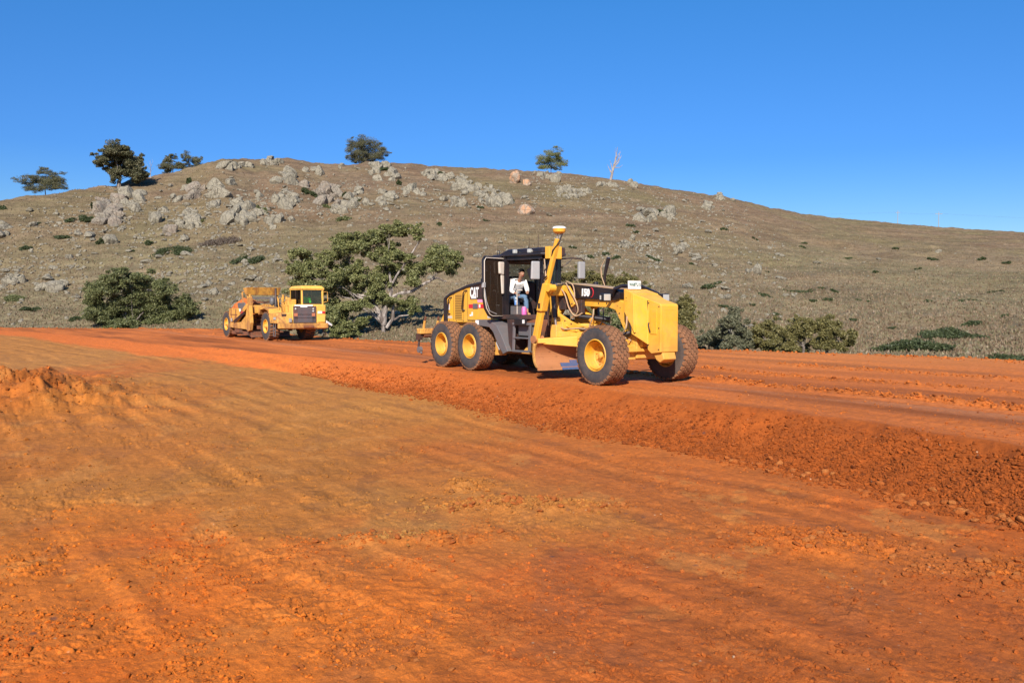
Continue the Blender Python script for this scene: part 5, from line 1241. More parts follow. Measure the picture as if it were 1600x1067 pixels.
# door swung open towards the rear
dh = Vector((-4.40, -.80, 0)); dd = Vector((.16, -.98, 0)).normalized(); DW = .76
def dpt(u, z, off=0.0):
    n = Vector((-dd.y, dd.x, 0)); p = dh + dd * u * DW + n * off; return Vector((p.x, p.y, z))
door = MB(); outl = [(0.03, 3.06), (.90, 3.10), (.98, 3.0), (.98, 2.2), (.90, 1.80), (.72, 1.52), (.55, 1.50), (.05, 1.54)]
outl = [(.03, 3.10), (.92, 3.10), (1.0, 3.02), (1.0, 2.05), (.90, 1.72), (.74, 1.55), (.60, 1.50), (.03, 1.50)]
fr_ = [dpt(u, z) for u, z in outl]; 
door.tube(fr_ + [fr_[0]], .030, 8, cap=False)
dr = door.build('cab_door', M['black'], G, smooth=True)
inner = [dpt(.03 + (u - .03) * .965, 2.3 + (z - 2.3) * .965, .035) for u, z in outl]; MB().tube(inner + [inner[0]], .014, 6, cap=False).build('door_trim', M['cream'], dr, smooth=True)
g_ = MB(); n_ = len(outl); A_ = [dpt(u, z, -.004) for u, z in outl]; B_ = [dpt(u, z, .004) for u, z in outl]; g_.add(A_ + B_, [tuple(range(n_)), tuple(range(2 * n_ - 1, n_ - 1, -1))]); g_.build('door_glass', M['glass_dark'], dr)
MB().hexa([dpt(.10, 2.98, .05), dpt(.36, 2.98, .05), dpt(.36, 2.98, .13), dpt(.10, 2.98, .13)], [dpt(.12, 2.62, .05), dpt(.34, 2.66, .05), dpt(.34, 2.66, .13), dpt(.12, 2.62, .13)]).build('door_box', M['cream'], dr, bevel=.03)
MB().hexa([dpt(.08, 2.64, .05), dpt(.24, 2.64, .05), dpt(.24, 2.64, .10), dpt(.08, 2.64, .10)], [dpt(.08, 2.12, .05), dpt(.19, 2.12, .05), dpt(.19, 2.12, .10), dpt(.08, 2.12, .10)]).build('door_handle', M['cream'], dr, bevel=.03)
MB().hexa([dpt(.93, 2.42, -.02), dpt(1.03, 2.42, -.02), dpt(1.03, 2.42, .06), dpt(.93, 2.42, .06)], [dpt(.93, 2.28, -.02), dpt(1.05, 2.28, -.02), dpt(1.05, 2.28, .06), dpt(.93, 2.28, .06)]).build('door_catch', M['greyl'], dr, bevel=.01)
MB().tube([dpt(.98, 2.25, .05), dpt(.93, 1.95, .07), dpt(.76, 1.66, .07), dpt(.42, 1.58, .06)], .014, 6).build('door_gas_strut', M['greyl'], dr)
# yellow block and small lamp on the cab's front left top
MB().box(-3.02, -2.84, -.44, -.02, 3.02, 3.34).build('mast_bracket', M['yellow'], G, bevel=.012)
MB().box(-2.98, -2.88, .02, .12, 3.10, 3.32).box(-3.1, -2.98, .0, .10, 3.05, 3.12).build('beacon_lamp', M['blackdust'], G, bevel=.01)
# mirrors
MB().tube([(-3.2, -.42, 3.0), (-3.0, -.62, 3.02), (-2.98, -.66, 2.99)], .02, 6).build('mirror_arm', M['black'], G)
MB().hexa([(-3.10, -.86, 2.48), (-3.02, -.62, 2.48), (-2.96, -.64, 2.48), (-3.03, -.88, 2.48)], [(-3.10, -.84, 2.95), (-3.02, -.62, 2.95), (-2.96, -.64, 2.95), (-3.03, -.86, 2.95)]).build('mirror', M['greyl'], G, bevel=.03)
MB().tube([(-3.15, .20, 3.04), (-3.05, .50, 3.07), (-3.0, .80, 3.05), (-2.99, .87, 2.98), (-2.99, .88, 2.78)], .018, 8).tube([(-3.15, .20, 2.82), (-3.08, .36, 2.92), (-3.05, .50, 3.06)], .014, 8).build('mirror_arm', M['blackdust'], G, smooth=True)
MB().box(-3.05, -2.95, .66, .88, 2.52, 2.98).build('mirror', M['greyl'], G, bevel=.03)
# things on the cab floor (separate things)
def in_grader(name, label, cat, x, y, z):
    o = empty(name, grader.matrix_world @ Vector((x, y, z)), rz_); tag(o, label, cat); return o
bpy.context.view_layer.update()
cb = in_grader('tool_box', 'dark grey box on the grader\'s cab floor just inside the open door', 'box', -4.16, -.52, 1.56)
MB().box(-.15, .15, -.12, .12, 0, .24).build('box_body', M['grey'], cb, bevel=.015); MB().box(-.16, .16, -.13, .13, .24, .262).build('lid', M['black'], cb, bevel=.01)
bt = in_grader('drink_bottle', 'small blue and white bottle standing on the box in the grader\'s cab', 'bottle', -4.24, -.50, 1.825)
MB().lathe_z([(0, 0), (0, .042), (.11, .042), (.14, .02), (.17, .02), (.17, 0)], 12).build('bottle_body', simple('blue_plastic', (.10, .22, .55), .35), bt, smooth=True); MB().lathe_z([(.17, .024), (.195, .024), (.195, 0)], 12).build('cap', M['white'], bt)
bp = in_grader('drink_cooler', 'pink drink container beside the dark box on the grader\'s cab floor', 'drink container', -4.00, -.40, 1.56)
MB().lathe_z([(0, 0), (0, .075), (.17, .075), (.19, .06), (.19, 0)], 16).build('container_body', simple('pink_plastic', (.55, .10, .32), .45), bp, smooth=True); MB().lathe_z([(.19, .05), (.22, .05), (.22, 0)], 16).build('cap', M['pink'], bp)
# ---- platform, fender and steps under the cab
fen = [(-5.25, 1.42), (-4.55, 1.40), (-4.25, 1.28), (-4.02, 1.02), (-3.72, .60), (-3.94, .52), (-4.20, .80), (-4.42, 1.10), (-4.60, 1.22), (-5.25, 1.26)]
MB().prism_y(fen, -1.14, -.60).build('fender', M['grey'], G, bevel=.012)
MB().box(-5.28, -5.12, -1.148, -1.14, 1.27, 1.40).build('fender_sticker', M['white'], [o for o in G.children if o.name.startswith('fender')][0])
lad = MB()
for x in (-3.52, -2.82): lad.bar((x, -1.06, 1.36), (x + .02, -1.10, .62), .035, .10)
lad.box(-3.52, -2.80, -1.14, -1.0, .60, .65)
lad.box(-3.54, -2.80, -1.12, -.88, 1.30, 1.36); lad.box(-3.52, -2.82, -1.12, -.86, .95, .985)
lad.build('step_frame', M['grey'], G, bevel=.01)
MB().box(-3.46, -2.86, -.98, -.70, 1.02, 1.30).build('battery_box', M['grey'], G, bevel=.02)
MB().box(-3.40, -2.90, -1.16, -1.10, 1.30, 1.46).build('step_guard', M['black'], G, bevel=.01)
MB().box(-3.02, -2.93, -1.168, -1.16, 1.35, 1.44).build('step_sticker', M['white'], G)
MB().prism_y([(-3.5, .55), (-2.95, .95), (-2.85, .55)], -.86, -.5).build('tank_corner', M['yellow_low'], G, bevel=.01)
MB().box(-4.6, -2.75, -.58, .58, .55, 1.44).build('underbody', M['rustdark'], G, bevel=.02)
MB().prism_y([(-3.85, .60), (-3.95, 1.44), (-3.62, 1.44), (-3.60, .66)], -1.0, -.62).build('side_box', M['blackdust'], G, bevel=.015)
MB().tube([(-4.36, -1.02, .95), (-4.38, -1.04, .78), (-4.24, -1.04, .62), (-4.14, -1.02, .66)], .02, 6).build('step_loop', M['greyl'], G)
# ---- main frame: gooseneck beam with black cover
fr = MB()
fr.prism_y([(-3.6, 1.45), (-3.5, 2.05), (-2.9, 2.12), (-.55, 1.98), (-.25, 1.86), (0.15, 1.30), (.35, 1.10), (.35, .85), (-.15, .85), (-.30, 1.25), (-.60, 1.70), (-.85, 1.76), (-2.6, 1.82), (-2.9, 1.70), (-3.2, 1.4)], -.17, .17)
fr.build('main_frame', M['yellow'], G, bevel=.012)
bo = MB().prism_y([(-2.55, 2.00), (-2.72, 2.36), (-2.2, 2.36), (-.50, 2.20), (-.38, 2.12), (-.40, 1.96), (-.55, 1.92)], -.24, .24).build('boom_cover', M['black'], G, bevel=.02)
MB().prism_y([(-3.15, 2.1), (-3.12, 2.40), (-2.72, 2.37), (-2.56, 2.02)], -.22, .22).build('rear_boom_cover', M['grey'], G, bevel=.015)
MB().prism_y([(-2.74, 2.352), (-2.2, 2.352), (-.50, 2.192), (-.50, 2.212), (-2.2, 2.376), (-2.74, 2.376)], -.25, .25).build('cover_edge', M['hose'], bo)
text_mesh('number', '150', .235, M['white'], bo, (-1.62, -.247, 2.12), (1, 0, -.05), (.05, 0, 1), .004, .92, .014)
MB().tube([Vector((-1.40 + .085 * math.sin(a), -.247, 2.125 + .115 * math.cos(a))) for a in [math.pi * k / 10 for k in range(11)]], .010, 6).build('red_ring_mark', M['red'], bo)
mb = MB()
for x in (-2.36, -2.26): mb.lathe_y([(-.26, .018), (-.26, 0)], 6, (x, 0, 2.22 if x < -2.3 else 2.1))
mb.build('bolt', M['greyl'], bo)
# front axle and bolster
MB().prism_y([(-.16, .55), (-.16, .85), (.18, .90), (.18, .55)], -.85, .85).box(-.22, .24, -.26, .26, .58, 1.15).build('front_axle', M['yellow_low'], G, bevel=.02)
MB().bar((.30, -.85, .78), (.30, .85, .78), .07, .07).bar((-.28, -.8, .62), (-.28, .8, .62), .12, .16).bar((-.15, -.85, 1.02), (-.12, .80, 1.02), .10, .09).build('tie_rod', M['yellow_low'], G, bevel=.01)
for s in (-1, 1): MB().box(-.14, .14, s * .80, s * .92, .42, 1.0).build('steering_knuckle', M['yellow_low'], G, bevel=.02)
# nose: faceted shroud and push block
A1 = [(-.30, -.42, 2.16), (.10, -.46, 2.02), (.56, -.36, 1.90), (.60, -.30, 1.30), (.30, -.34, 1.22), (-.05, -.42, 1.60)]
MB().hexa([(-.02, -.42, 1.66), (.36, -.46, 1.18), (.36, .46, 1.18), (-.02, .42, 1.66)], [(-.10, -.36, 2.19), (.26, -.40, 2.08), (.26, .40, 2.08), (-.10, .36, 2.19)]).build('nose_shroud', M['yellow'], G, bevel=.012)
nose = MB().hexa([(.20, -.44, 1.18), (.64, -.30, .92), (.64, .30, .92), (.20, .44, 1.18)], [(.20, -.41, 2.09), (.62, -.27, 1.94), (.62, .27, 1.94), (.20, .41, 2.09)]).build('nose_panel', M['yellow'], G, bevel=.01)
pb = MB().prism_y([(.60, .80), (.60, 1.95), (.98, 1.84), (1.02, 1.80), (1.02, .76), (.72, .72)], -.27, .27).build('push_block', M['yellow'], G, bevel=.014)
MB().box(.70, .90, -.285, -.27, 1.16, 1.72).build('access_panel', M['yellow'], pb, bevel=.006)
MB().box(.595, .615, -.282, -.27, .86, 1.92).build('panel_gap', M['black'], pb)
MB().tube([(.66, -.285, 1.42), (.66, -.31, 1.38), (.70, -.31, 1.26), (.70, -.285, 1.20)], .014, 6).build('latch', M['blackdust'], pb)
mb = MB()
for (x, z) in ((-.1, 1.75), (.05, 1.62), (.1, 1.98), (-.2, 2.08)): mb.lathe_y([(-.47, .016), (-.47, 0)], 6, (x, 0, z))
mb.build('bolt', M['blackdust'], nose)
MB().prism_y([(.70, .74), (1.0, .76), (1.05, .60), (.92, .52), (.80, .58)], -.20, .20).build('tow_hook', M['yellow_low'], pb, bevel=.02)
# small fittings that break up the panels
def bolts_on(parent, pts3, r_=.014, ax='y', s_=-1, name='bolt', mat='blackdust'):
    mb_ = MB()
    for p in pts3: mb_.lathe_y([(s_ * .0, r_), (s_ * .012, r_), (s_ * .012, 0)], 6, p)
    return mb_.build(name, M[mat], parent)
bolts_on(pb, [(.64, -.272, .92), (.64, -.272, 1.86), (.96, -.272, .82), (.96, -.272, 1.78), (.96, -.272, 1.3)])
MB().box(1.02, 1.024, -.20, .20, .86, .868).box(1.02, 1.024, -.20, .20, 1.70, 1.706).box(1.02, 1.023, -.202, -.196, .86, 1.70).box(1.02, 1.023, .196, .202, .86, 1.70).build('front_panel_seam', M['yellow_low'], pb)
MB().box(-7.70, -7.45, -HW - .006, -HW, 1.42, 1.50).box(-5.5, -5.3, -HW - .006, -HW, 1.45, 1.55).build('warning_sticker', M['cream'], hood)
bolts_on(hood, [(x, -HW - .002, 1.36) for x in (-7.6, -7.2, -6.8, -6.3, -5.9, -5.5, -5.2)] + [(x, -HW - .002, z) for x, z in ((-7.62, 2.02), (-6.60, 2.22), (-5.35, 1.6))], .012)
bolts_on(G, [(x, -.172, z) for x, z in ((-2.4, 1.92), (-2.0, 1.90), (-1.2, 1.86), (-.9, 1.86), (-.45, 1.62), (-.2, 1.35))], .018)
bolts_on(G, [(-2.6, -.422, 1.75), (-2.62, -.422, 2.05), (-2.4, -.422, 2.25), (-2.05, -.422, 2.2), (-1.92, -.422, 1.85)], .022)
bolts_on(G, [(-2.6, -.502, 1.6), (-2.4, -.502, 1.5), (-2.1, -.502, 1.42), (-1.85, -.502, 1.35), (-2.6, -.502, 1.35), (-2.2, -.502, 1.3)], .022)
MB().box(-2.30, -2.05, -.62, -.40, 1.22, 1.40).lathe_z([(1.22, .16), (1.34, .16), (1.36, .10), (1.36, 0)], 18, (-1.85, 0, 0)).tube([(-2.05, -.5, 1.3), (-1.7, -.3, 1.33), (-1.5, 0, 1.3)], .03, 8).build('circle_drive', M['yellow_low'], G, bevel=.01)
MB().tube([(-1.95, -.62, 1.20), (-1.2, -.45, 1.22), (-.4, -.28, 1.16), (.05, -.30, 1.10)], .022, 8).tube([(-1.95, -.56, 1.22), (-1.2, -.40, 1.24), (-.4, -.22, 1.18), (.05, -.22, 1.14)], .018, 8).build('hydraulic_pipe', M['blackdust'], G, smooth=True)
MB().tube([(-.35, -.75, 1.0), (.05, -.30, 1.18)], .05, 10).tube([(-.2, .2, 1.1), (-.2, .8, .95)], .05, 10).build('steering_cylinder', M['blackdust'], G, smooth=True)
# headlight bar, number plate, pole
MB().tube([(-.62, -.24, 2.02), (-.55, -.52, 2.04), (-.48, -.62, 2.02)], .045, 8).tube([(-.66, -.20, 1.96), (-.45, -.32, 2.20), (-.30, -.26, 2.26), (-.24, .30, 2.26), (-.28, .62, 2.18), (-.20, .86, 2.08)], .045, 8).build('light_bar', M['black'], G, smooth=True)
for yy, x in ((-.66, -.36), (1.0, -.10)):
    hl = MB().box(x - .12, x + .02, yy - .13, yy + .13, 1.90, 2.09).build('headlight', M['black'], G, bevel=.03)
    MB().box(x + .02, x + .034, yy - .10, yy + .10, 1.92, 2.07).build('lens', M['lamp'], hl, bevel=.01)
    MB().box(x - .085, x - .035, yy - .140, yy - .13, 1.94, 2.04).build('side_lens', M['lamp'], hl, bevel=.008)
plx = -.04
pl = MB().hexa([(plx, -.28, 2.19), (plx + .012, -.28, 2.19), (plx + .012, .12, 2.19), (plx, .12, 2.19)], [(plx - .01, -.28, 2.38), (plx + .002, -.28, 2.38), (plx + .002, .12, 2.38), (plx - .01, .12, 2.38)]).build('number_plate', M['white'], G)
text_mesh('plate_number', 'WA8TU S', .105, simple('plate_green', (.08, .16, .12), .5), pl, (plx + .018, -.08, 2.29), (0, 1, 0), (-.05, 0, 1), .002, .80, .002)
MB().tube([(-1.58, .32, 2.25), (-1.54, .33, 2.6), (-1.42, .34, 3.0)], [.035, .04, .052], 10).build('black_pole', M['black'], G, smooth=True)
MB().tube([(-1.50, .28, 2.95), (-1.64, .28, 2.75), (-1.62, .28, 2.55), (-1.48, .26, 2.32), (-1.46, .2, 2.2)], .012, 6).build('pole_hose', M['hose'], G, smooth=True)
# ---- blade linkage: lift yoke, cylinders, hoses
yk = MB()
yk.prism_y([(-2.58, 1.62), (-2.68, 2.12), (-2.45, 2.34), (-2.12, 2.30), (-1.97, 2.12), (-1.82, 1.84), (-1.96, 1.76), (-2.14, 2.10), (-2.26, 2.18), (-2.42, 2.18), (-2.52, 2.06), (-2.46, 1.62)], -.42, -.32).prism_y([(-2.62, 1.62), (-2.75, 2.15), (-2.45, 2.38), (-2.10, 2.34), (-1.95, 2.15), (-1.75, 1.80), (-2.0, 1.70), (-2.2, 2.02), (-2.4, 2.02), (-2.42, 1.62)], .28, .42)
yk.build('lift_yoke', M['yellow'], G, bevel=.015)
for s in (-1, 1):
    MB().tube([(-2.35, s * .72, 2.42), (-2.25, s * .70, 1.50)], .065, 12).build('lift_cylinder', M['black'], G, smooth=True)
    MB().tube([(-2.25, s * .70, 1.50), (-2.18, s * .68, .98)], .032, 10).build('cylinder_rod', M['steel'], G, smooth=True)
    MB().bar((-2.38, s * .3, 2.18), (-2.33, s * .80, 2.18), .20, .26).lathe_y([(-.09, .13), (-.09, 0)], 12, (-2.3, s * .78, 2.2)).build('lift_arm', M['yellow'], G, bevel=.02)
MB().box(-2.5, -2.22, -.40, -.22, 1.70, 2.02).box(-2.12, -1.86, -.36, -.20, 1.62, 1.80).box(-1.86, -1.70, -.30, -.18, 1.60, 1.95).build('dark_gap_backing', M['blackdust'], G, bevel=.015)  # black boxes added as backdrop so gaps in the linkage read dark
MB().tube([(-2.7, .3, 1.95), (-1.55, -.05, 1.42)], .085, 12).build('side_shift_cylinder', M['yellow'], G, smooth=True)
MB().tube([(-1.95, -.3, 1.55), (-1.25, .25, 1.45)], .07, 12).build('centre_cylinder', M['black'], G, smooth=True)
MB().prism_y([(-2.70, 1.25), (-2.62, 1.70), (-2.42, 1.62), (-1.95, 1.42), (-1.45, 1.28), (-1.85, 1.22), (-2.35, 1.36), (-2.5, 1.25)], -.50, -.40).prism_y([(-2.75, 1.25), (-2.65, 1.85), (-2.35, 1.70), (-1.85, 1.45), (-1.35, 1.30), (-1.75, 1.18)], .30, .42).build('link_plate', M['yellow'], G, bevel=.012)
hs_ = [[(-2.45, -.45, 2.3), (-2.1, -.52, 2.1), (-1.95, -.50, 1.75), (-1.75, -.46, 1.55), (-1.55, -.40, 1.62)], [(-2.2, -.40, 2.38), (-1.95, -.48, 2.2), (-1.72, -.46, 1.9), (-1.70, -.42, 1.65), (-1.95, -.42, 1.5)],
       [(-2.5, -.55, 2.1), (-2.3, -.62, 1.7), (-2.35, -.6, 1.35), (-2.5, -.5, 1.2)], [(-2.9, -.55, 3.0), (-2.52, -.80, 2.6), (-2.45, -.80, 1.9), (-2.42, -.78, 1.3)], [(-1.35, -.2, 1.72), (-1.30, -.28, 1.5), (-1.45, -.25, 1.25), (-1.2, -.2, 1.05)], [(-1.0, -.2, 1.74), (-.95, -.25, 1.45), (-1.15, -.25, 1.25)],
       [(-2.3, -.3, 2.42), (-2.0, -.34, 2.32), (-1.85, -.4, 2.05), (-1.9, -.4, 1.8)], [(.10, -.44, 1.55), (.16, -.52, 1.30), (-.02, -.48, 1.12), (.2, -.4, 1.0)], [(.2, -.45, 1.4), (.30, -.50, 1.2), (.12, -.46, 1.05)], [(-2.2, -.6, 1.28), (-1.9, -.66, 1.22), (-1.5, -.55, 1.25), (-1.2, -.4, 1.2)]]
for i, h in enumerate(hs_):
    P0 = [Vector(p) for p in h]; pt = []
    for k in range(len(P0) - 1):
        a = P0[max(k - 1, 0)]; b = P0[k]; c = P0[k + 1]; d = P0[min(k + 2, len(P0) - 1)]
        for j in range(5):
            t_ = j / 5; pt.append(.5 * ((2 * b) + (c - a) * t_ + (2 * a - 5 * b + 4 * c - d) * t_ * t_ + (3 * b - a - 3 * c + d) * t_ ** 3))
    pt.append(P0[-1]); MB().tube(pt, .017, 6).build('hydraulic_hose', M['hose'] if i % 3 != 2 else M['black'], G, smooth=True)
# drawbar and circle
MB().prism_z([(-2.35, -.62), (-2.2, -.72), (-1.2, -.52), (.15, -.12), (.15, .12), (-1.2, .52), (-2.2, .72), (-2.5, .6), (-2.5, -.5)], .98, 1.16).box(-2.3, -1.5, -.62, .62, 1.16, 1.22).box(-1.7, -1.45, -.4, -.15, 1.22, 1.32).box(-2.35, -2.1, -.78, -.55, 1.0, 1.32).build('drawbar', M['yellow_low'], G, bevel=.015)
cir = [(-1.85 + .78 * math.cos(2 * math.pi * k / 36), .78 * math.sin(2 * math.pi * k / 36)) for k in range(36)]
MB().prism_z(cir, .86, .965).build('circle', M['yellow_low'], G, bevel=.01)
BL = Vector((-1.80, -1.60, 0)); BR = Vector((-1.50, .80, 0)); bd = (BR - BL).normalized(); bn = Vector((bd.y, -bd.x, 0))
if bn.x < 0: bn = -bn
prof = []
for k in range(13):
    a = R_(-62 + 124 * k / 12); prof.append((-.34 * math.cos(a) + .34 * .5 + .02, .60 + .34 * math.sin(a)))
def bpt(u, off, z): p = BL.lerp(BR, u) + bn * off; return (p.x, p.y, z)
mbd = MB(); NS = 2
th_ = .03
pr2 = [(o, z) for o, z in prof] + [(o - th_, z) for o, z in reversed(prof)]
n = len(pr2); vs = []
for u in (0, 1): vs += [bpt(u, o, z) for o, z in pr2]
m_ = len(prof)
fs = [(i, (i + 1) % n, (i + 1) % n + n, i + n) for i in range(n)] + [(i, i + 1, n - 2 - i, n - 1 - i) for i in range(m_ - 1)] + [(n + i, n + n - 1 - i, n + n - 2 - i, n + i + 1) for i in range(m_ - 1)]
mbd.add(vs, fs); bl_ = mbd.build('moldboard', M['rust'], G)
MB().hexa([bpt(0, prof[0][0] - .02, .235), bpt(1, prof[0][0] - .02, .235), bpt(1, prof[0][0] + .03, .235), bpt(0, prof[0][0] + .03, .235)], [bpt(0, prof[0][0] - .03, .31), bpt(1, prof[0][0] - .03, .31), bpt(1, prof[0][0] + .012, .31), bpt(0, prof[0][0] + .012, .31)]).build('cutting_edge', M['rust'], bl_)
MB().hexa([bpt(.28, prof[0][0] + .022, .24), bpt(1.0, prof[0][0] + .022, .24), bpt(1, prof[0][0] + .06, .24), bpt(.28, prof[0][0] + .06, .24)], [bpt(.28, prof[2][0] + .012, .40), bpt(1.0, prof[2][0] + .012, .40), bpt(1, prof[2][0] + .03, .40), bpt(.28, prof[2][0] + .03, .40)]).build('blue_edge_plate', M['blue'], bl_)
MB().hexa([bpt(.40, prof[2][0] + .0, .40), bpt(1.0, prof[2][0] + .0, .40), bpt(1, prof[2][0] + .02, .40), bpt(.40, prof[2][0] + .02, .40)], [bpt(.40, prof[3][0] - .0, .46), bpt(1.0, prof[3][0] - .0, .46), bpt(1, prof[3][0] + .02, .46), bpt(.40, prof[3][0] + .02, .46)]).build('upper_edge_strip', M['blue'], bl_)
for u0, u1 in ((-.006, .008), (.992, 1.006)):
    e_ = [(o + .012, z) for o, z in prof] + [(o - .05, z) for o, z in reversed(prof)]; vs = [bpt(u0, o, z) for o, z in e_] + [bpt(u1, o, z) for o, z in e_]
    MB().add(vs, [(i, (i + 1) % n, (i + 1) % n + n, i + n) for i in range(n)] + [(i, i + 1, n - 2 - i, n - 1 - i) for i in range(m_ - 1)] + [(n + i, n + n - 1 - i, n + n - 2 - i, n + i + 1) for i in range(m_ - 1)]).build('end_bit', M['yellow_old'], bl_)
MB().prism_z([(-2.15, -1.36), (-1.90, -1.46), (-1.62, -.75), (-1.75, .0), (-1.9, .8), (-2.3, .9), (-2.5, -.6)], .86, .985).build('blade_arm', M['yellow_low'], G, bevel=.02)
MB().hexa([(-2.10, -1.46, .88), (-1.84, -1.54, .88), (-1.35, -.70, .80), (-1.75, -.52, .80)], [(-2.10, -1.46, 1.0), (-1.84, -1.54, 1.0), (-1.35, -.70, 1.06), (-1.75, -.52, 1.06)]).build('beam_arm', M['yellow'], G, bevel=.015)
# mast carrying the satellite receiver, on the blade's near end
mast = MB().bar((-2.24, -1.50, .98), (-2.10, -1.42, 1.78), .10, .12).build('mast_base', M['yellow'], G, bevel=.012)
MB().bar((-2.34, -1.52, 1.0), (-2.20, -1.46, 1.72), .05, .05).build('mast_rod', M['yellow'], mast)
MB().hexa([(-2.22, -1.54, 1.68), (-2.02, -1.54, 1.66), (-2.02, -1.34, 1.66), (-2.22, -1.34, 1.68)], [(-2.00, -1.52, 2.34), (-1.82, -1.52, 2.32), (-1.82, -1.34, 2.32), (-2.00, -1.34, 2.34)]).build('mast_housing', M['yellow'], mast, bevel=.02)
MB().box(-2.12, -2.06, -1.555, -1.535, 1.74, 1.86).build('housing_hole', M['black'], mast)
MB().lathe_y([(-.10, 0), (-.10, .09), (.10, .09), (.10, 0)], 14, (-1.78, -1.42, 2.22)).build('mast_boss', M['yellow'], mast, smooth=True)
MB().bar((-1.95, -1.42, 2.28), (-1.60, -1.36, 3.38), .11, .11).build('mast_pole', M['yellow'], mast, bevel=.02)
MB().tube([(-1.98, -1.50, 2.36), (-1.90, -1.53, 2.62), (-1.80, -1.40, 2.90), (-1.66, -1.47, 3.10), (-1.55, -1.36, 3.30), (-1.50, -1.30, 3.50)], .016, 6).tube([(-2.02, -1.5, 2.42), (-1.82, -1.52, 2.50)], .02, 6).build('mast_cable', M['black'], mast, smooth=True)
MB().tube([(-1.63, -1.36, 3.38), (-1.60, -1.36, 3.52)], .016, 8).tube([(-1.57, -1.34, 3.40), (-1.52, -1.32, 3.52)], .012, 8).build('receiver_stalk', M['greyl'], mast)
mast.location = (.29, .0, 0)
gps = MB().lathe_z([(3.50, 0), (3.50, .08), (3.54, .145), (3.60, .16), (3.62, .16)], 24, (-1.57, -1.34, 0)).build('satellite_receiver', M['yellow'], mast, smooth=True)
MB().lathe_z([(3.62, .165), (3.645, .16), (3.67, .12), (3.68, 0)], 24, (-1.57, -1.34, 0)).build('receiver_dome', M['white'], gps, smooth=True)
MB().lathe_y([(-.14, 0), (-.14, .10), (.14, .10), (.14, 0)], 14, (-2.28, -1.45, .98)).build('mast_pivot', M['rust'], mast, smooth=True)
# driver
bpy.context.view_layer.update()
dl = grader.matrix_world @ Vector((-4.70, -.27, 1.96))
seated_person('person in white shirt, blue jeans and tan boots seated in the grader\'s open cab', dl, rz_ - .12, 1.0, 'shirt_white', 'jeans', 'boot', lean=.35, hands=((.56, -.22, .18), (.60, .12, .22)))

# ================================================================== wheel scraper
SX, SY, SH = -11.9, 44.2, R_(36)
loc_s, rz_s = veh_frame(SX, SY, SH)
S = empty('wheel_scraper', (loc_s[0], loc_s[1], 0.0), rz_s); tag(S, 'dusty yellow wheel scraper loaded with red soil, in front of the big gum', 'scraper')
w1 = make_wheel(S, 0, -.96, .75, .52, .36, -1, 'bar', 10, .10, 'rimyellow'); copy_wheel(w1, S, 0, .98, 1.0, flip=True); copy_wheel(w1, S, -6.6, -.96, .5); copy_wheel(w1, S, -6.6, .98, 2.0, flip=True)
YO = 'yellow_old'; YC = 'yellow_cab'
MB().box(.2, 1.75, -.62, 1.40, .62, .92).box(-1.6, .2, -.5, .5, .6, 1.1).build('tractor_frame', M[YO], S, bevel=.02)
MB().box(1.70, 1.92, -1.22, 1.46, .66, .92).build('bumper', M[YO], S, bevel=.03)
MB().box(1.92, 1.96, .10, .62, .70, .80).build('tow_slot', M['rustdark'], S)
eng = MB().box(.55, 1.70, -.42, .88, .92, 1.88).build('engine_body', M[YC], S, bevel=.02)
gr = MB().box(1.70, 1.74, -.37, .85, .94, 1.80).build('grille', M['greyd'], S)
mb = MB()
for k in range(15): mb.box(1.74, 1.765, -.14, .64, .985 + k * .052, 1.018 + k * .052)
mb.build('grille_bars', M['greyl2'], gr)
MB().box(1.74, 1.765, -.33, .80, 1.36, 1.38).box(1.74, 1.765, -.33, .80, 1.19, 1.21).build('grille_rail', M['blackdust'], gr)
for yy in (-.25, .70):
    for z in (1.66, 1.54) if yy > 0 else (1.66,):
        MB().add([(1.745 + .03 * max(0, p[0]), yy + p[1] * .055, z + p[2] * .055) for p in ico(2)[0]], [tuple(q) for q in ico(2)[1]]).build('headlight', M['lamp'], gr, smooth=True)
    MB().box(1.742, 1.768, yy - .09, yy + .09, 1.28, 1.44).build('indicator', simple('orange_lens', (.45, .16, .08), .5), gr)
MB().prism_z([(1.72, -.30), (1.78, -.30), (1.78, .66), (1.72, .66)], 1.80, 1.87).prism_z([(1.72, .0), (1.78, .0), (1.78, .36), (1.72, .36)], 1.74, 1.80).build('name_plate', M['white'], gr)
MB().prism_z([(.5, .88), (1.70, .90), (1.66, 1.42), (.5, 1.42)], .92, 1.86).build('side_cabinet', M[YC], S, bevel=.03)
cabn = [o for o in S.children if o.name.startswith('side_cabinet')][0]
MB().box(1.70, 1.712, .94, 1.36, .98, 1.30).build('cabinet_door', M[YC], cabn, bevel=.005)
MB().box(1.690, 1.702, .96, 1.20, 1.42, 1.54).build('decal', M['white'], cabn); MB().box(1.690, 1.703, 1.22, 1.36, 1.43, 1.53).build('decal', M['red'], cabn)
